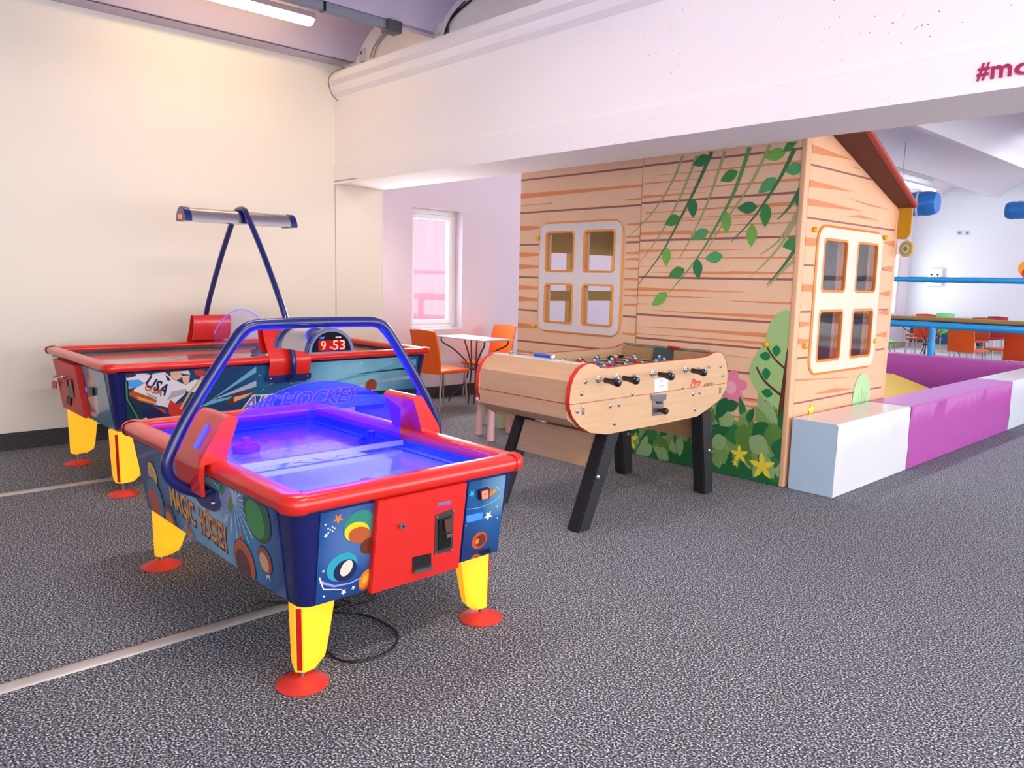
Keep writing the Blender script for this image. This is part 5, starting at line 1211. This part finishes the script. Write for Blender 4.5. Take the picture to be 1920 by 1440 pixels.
# cafe furniture beyond
DOR = mat('d8480c', .45); GRN = mat('58c828', .45); DR = mat('a01424', .45); DO2 = mat('c05020', .45)
grp = None
def ch(label, px, z, yaw, M):
    p = onz(px[0], px[1], z); return (label, (p.x, p.y, 0), yaw, M)
for label, (x, y), rz, M in (
    ('bright green chair just right of the playhouse, beyond the blue rail', (-5.72, 14.6), math.radians(-80), GRN),
    ('bright orange chair seen from behind beyond the blue rail post', (-4.12, 13.95), math.radians(-8), ORG),
    ('orange chair turned sideways, next right of the one seen from behind', (-3.80, 14.85), math.radians(60), ORG),
    ('deep orange chair closest to the barrier at the right edge', (-3.12, 13.05), math.radians(5), DOR),
    ('orange chair with pale legs left of the blue rail post, far back', (-5.62, 16.3), math.radians(175), DOR),
    ('terracotta chair back above the ledge, leftmost of the far row', (-6.10, 17.55), math.radians(180), DO2),
    ('green chair back above the ledge, second of the far row', (-6.15, 18.75), math.radians(170), mat('3c9c48', .45)),
    ('terracotta chair back above the ledge toward the right, beside the red one', (-4.86, 16.75), math.radians(165), DO2),
    ('dark red chair back above the ledge, rightmost of the far row', (-4.90, 17.95), math.radians(170), DR)):
    chair(label, (x, y, 0), rz, M, 'cafe chairs in the far room')
bistro('grey cafe table beside the green chair near the far window', (-5.02, 14.9, 0), 0, mat('98a4b0', .3, .3), (.36, .40))
bistro('large grey cafe table in front of the far row of chairs', (-5.40, 18.92, 0), 0, mat('98a4b0', .3, .3), (.40, .40))
bistro('grey cafe table beside the orange chairs at the right', (-2.75, 14.2, 0), .1, mat('98a4b0', .3, .3), (.36, .4))
o = one('wall_panel', mat('0c4468', .5), lambda b: b.box((-6.98, FY-.05, .14), (-5.4, FY-.016, .75))); tag(o, 'dark teal blue panel low on the far wall', 'panel')

# ================================================================== SERVICES AND CEILING ITEMS
def tube_lamp(label, x, y0_, y1_, z, col, es):
    t = thing('tube_lamp', label, 'ceiling lamp', (x, (y0_+y1_)/2, z))
    def hs(b):
        b.prism([(x-.055, y0_, z), (x+.055, y0_, z), (x+.045, y0_, z+.055), (x-.045, y0_, z+.055)], (0, y1_-y0_, 0), .006)
    one('housing', mat('c8c8d4', .4), hs, t)
    def df(b):
        prof = [(.056*math.cos(a), -.052*math.sin(a)) for a in [math.pi*i/10 for i in range(11)]]
        rows = []
        for y, k in ((y0_+.002, .3), (y0_+.02, .85), (y0_+.05, 1), (y1_-.05, 1), (y1_-.02, .85), (y1_-.002, .3)): rows.append([(x+a*k, y, z+c*k) for a, c in prof])
        b.grid(rows, smooth=True)
    one('diffuser', mat('fff4e0', .4, emis=es, ecol=col), df, t)
    for y in (y0_+.15, y1_-.12):
        one('hook', STEEL, lambda b: b.tube([(x, y, z+.05), (x, y, z+.10), (x+.012, y, z+.12), (x, y, z+.14), (x, y, zc(x)+.01)], .003, 6), t)
    return t
tube_lamp('lit fluorescent tube lamp hanging under the vault at upper left', -6.20, 1.95, 3.42, 3.52, 'ffd9a0', 8)
tube_lamp('added unseen fluorescent tube lamp above the middle of the games room', -3.3, 1.1, 2.6, 3.52, 'fff0e4', 30)  # added out of view to brighten the beam face
tube_lamp('added unseen fluorescent tube lamp over the right of the games room', -.4, .9, 2.4, 3.52, 'fff0e4', 48)  # extra lamp added out of view, lights the right part of the beam
tube_lamp('bright tube lamp in the far room above the big blue tube', -6.2, 16.0, 17.9, 3.46, 'f0f4ff', 8)
tube_lamp('added unseen tube lamp over the play pit', -3.3, 7.0, 9.0, 3.46, 'f0f4ff', 48)  # added behind the beam to brighten the pit and the lilac wall
tube_lamp('added unseen tube lamp over the cafe tables', -3.3, 13.5, 15.5, 3.46, 'f0f4ff', 12)  # unseen lamp added to lift the light in the back room
# cable tray along the first rib
t = thing('cable_duct', 'grey cable duct with dark junction box along the first ceiling rib', 'cable duct', (-5.45, 3.3, 3.40))
pj = onx(735, 41, -5.43)
one('duct', mat('8a8e98', .5), lambda b: b.box((-5.47, YS, 3.345), (-5.41, pj.y-.06, 3.408), .004), t)
one('junction_box', mat('4a4c52', .5), lambda b: b.box((-5.49, pj.y-.07, 3.32), (-5.37, pj.y+.06, 3.409), .008), t)
one('clamp', BLACK, lambda b: (b.box((-5.474, pj.y-.62, 3.341), (-5.406, pj.y-.60, 3.409))), t)
one('conduit', mat('c0bcc8', .5), lambda b: b.tube([(-5.44, pj.y+.05, 3.39), (-5.44, 4.11, 3.39)], .012, 8), t)
def cbl(name, label, pts, r, M, cat='cable'):
    o = one(name, M, lambda b: b.tube(cr(pts, 6), r, 6)); tag(o, label, cat); return o
yy = 4.105
k = [ony(x, y, yy) for x, y in ((732, 56), (718, 70), (706, 88), (700, 108))]
cbl('ceiling_cable', 'thin pale cable curving along the vault above the beam', k, .006, mat('a09898', .5))
k = [ony(x, y, yy-.01) for x, y in ((727, 56), (713, 70), (700, 90), (694, 110))]
cbl('ceiling_cable', 'second pale cable curving down beside the small white box', k, .005, mat('8a8488', .5))
k = [ony(x, y, yy) for x, y in ((884, 0), (862, 18), (846, 35), (838, 52), (834, 66))]
cbl('ceiling_cable', 'black cable curving down the second vault to the beam', k, .010, BLACK)
k = [ony(x, y, yy-.01) for x, y in ((872, 2), (855, 20), (843, 38), (840, 62))]
cbl('ceiling_cable', 'thinner dark cable beside the black one on the second vault', k, .006, mat('303034', .5))
for (cx_, cy_, lab) in ((679, 103, 'small white surface box above the left end of beam'), (820, 50, 'small lilac surface box above the middle of beam')):
    p = ony(cx_, cy_, yy-.01); bx = thing('surface_box', lab, 'junction box', (p.x, yy, p.z-.06))
    one('box', mat('d8d0d4', .5), lambda b: b.box((p.x-.035, yy-.02, p.z-.06), (p.x+.035, yy+.015, p.z+.06), .006), bx)
    one('knockout', mat('504850', .5), lambda b: b.box((p.x-.012, yy-.022, p.z+.005), (p.x+.012, yy-.019, p.z+.030)), bx)
k = [V((-6.70, 4.02, 3.335)), ony(640, 128, 3.925), ony(620, 140, 3.915), ony(616, 155, 3.91), ony(622, 176, 3.92), ony(634, 189, 3.95)]
cbl('loose_wire', 'loose grey wire end hanging over the left end of beam', k, .005, mat('8a8480', .5), 'wire')
# wall letters on the beam
hm = thing('wall_lettering', 'raised magenta lettering beginning #mo on the white beam at upper right', 'lettering', (-1.1, BY0, 2.35))
PB = Plane((0, BY0, 0), (1, 0, 0), (0, 0, 1), (0, -1, 0)); MG = mat('b01c60', .4)
lp = lambda x, y: PB.px(1700+x/8, 60+y/8)
for ch_, (xa, xb), (yt_, yb_) in (('#', (1075, 1262), (480, 735)), ('m', (1285, 1595), (495, 700)), ('o', (1635, 1960), (455, 655))):
    a_, c_ = lp(xa, (yt_+yb_)/2), lp(xb, (yt_+yb_)/2); tp_, bt_ = lp((xa+xb)/2, yt_), lp((xa+xb)/2, yb_)
    b_ = MB(); ar = Art(b_, PB, .0085); ar.text(ch_, ((a_[0]+c_[0])/2, (tp_[1]+bt_[1])/2), (tp_[1]-bt_[1])*(.92 if ch_ != '#' else 1), MG, width=abs(c_[0]-a_[0]), ext=.014, bold=.015, shear=.12 if ch_ == '#' else 0); b_.build('letter', hm)
# far room ceiling things
def tubeobj(label, cx_, cy_, cz_, L2, r):
    t = thing('hanging_tube', label, 'tube', (cx_, cy_, cz_))
    MB_ = mat('2a7ad0', .3, emis=0)
    def f(b):
        n = 22; rows = []
        P_ = [V((cx_-L2+2*L2*i/n, cy_, cz_)) for i in range(n+1)]
        b.tube(P_, [r*(.94 if i % 2 else 1.0)*(.8 if i in (0, n) else 1) for i in range(n+1)], 24)
    one('body', MB_, f, t); one('strap', mat('c8d8f0', .5), lambda b: b.lathe((cx_+L2*.62, cy_, cz_), [(r*1.01, 0), (r*1.02, .02), (r*1.01, .03)], (1, .2, 0), 24), t)
    one('hanger', STEEL, lambda b: b.tube([(cx_+L2*.3, cy_, cz_+r*.9), (cx_+L2*.3, cy_, zc(cx_+L2*.3)+.01)], .006, 6), t)
tubeobj('big blue ribbed ventilation tube beyond the playhouse roof', -5.22, 13, 2.70, .78, .19)
tubeobj('second blue tube cut by the right edge of the photo', -3.05, 13.0, 2.54, .45, .13)
o = one('cable_duct', mat('a8b0b4', .5), lambda b: b.box((-5.48, 13.2, 3.36), (-5.42, 15.6, 3.41), .004)); tag(o, 'short grey cable duct on the far room ceiling rib', 'cable duct')
p = onx(1698, 468, -7.1+2.9); 
p = V((-2.455, 6.60, 1.71))
dd = thing('hanging_disc', 'round yellow and blue disc hanging below mustard flap of the playhouse roof', 'decoration', tuple(p))
one('disc', mat('e0b860', .5), lambda b: b.lathe(p, [(.001, -.006), (.066, -.006), (.066, .006), (.001, .006)], (-.35, -1, 0), 28), dd)
one('ring', mat('70b8b0', .5), lambda b: b.lathe(p, [(.001, .0065), (.050, .0065), (.050, .0075), (.001, .008)], (-.35, -1, 0), 28), dd)
one('centre', mat('2898d8', .5), lambda b: (b.m(mat('f0d070', .5)).lathe(p, [(.001, .008), (.036, .0082), (.033, .0095), (.001, .010)], (-.35, -1, 0), 24), b.m(mat('2898d8', .5)).lathe(p, [(.001, .0105), (.019, .0106), (.018, .012), (.001, .0125)], (-.35, -1, 0), 20)), dd)
one('cord', BLACK, lambda b: b.tube([p+V((0, -.01, .064)), V((p.x, p.y-.012, 1.82))], .002, 5), dd)
p = ony(1754, 520, FY-.09); wb_ = thing('wall_unit', 'white wall unit with two dark dots behind the upper blue rail', 'wall unit', (p.x, FY, p.z-.2))
one('body', mat('e8ecec', .4), lambda b: b.box((p.x-.17, FY-.12, p.z-.20), (p.x+.13, FY, p.z+.20), .02), wb_)
one('dot', BLACK, lambda b: (b.ball((p.x-.08, FY-.122, p.z+.06), .022), b.ball((p.x+.05, FY-.122, p.z+.06), .022)), wb_)
for (x_, lab) in ((1799, 'small square wall socket, left of the pair high on far wall'), (1814, 'small square wall socket, right of the pair high on far wall')):
    p = ony(x_, 437, FY); so_ = thing('wall_socket', lab, 'socket', (p.x, FY, p.z)); one('plate', mat('c8ccd0', .5), lambda b: b.box((p.x-.055, FY-.015, p.z-.05), (p.x+.055, FY, p.z+.05), .006), so_); one('insert', mat('808890', .5), lambda b: b.lathe((p.x, FY-.014, p.z), [(.03, 0), (.028, .004), (.001, .005)], (0, -1, 0), 12), so_)
p = ony(1918, 503, FY)
sg = thing('wall_sign', 'orange and red cloud shaped wall decoration at right edge', 'decoration', (p.x, FY, p.z))
one('shape', mat('f0a020', .5), lambda b: b.lathe((p.x+.08, FY, p.z), [(.001, 0), (.17, 0), (.16, .02), (.001, .022)], (0, -1, 0), 20), sg); one('lower_shape', mat('d82838', .5), lambda b: b.lathe((p.x+.10, FY, p.z-.10), [(.001, 0), (.12, 0), (.11, .024), (.001, .026)], (0, -1, 0), 20), sg)
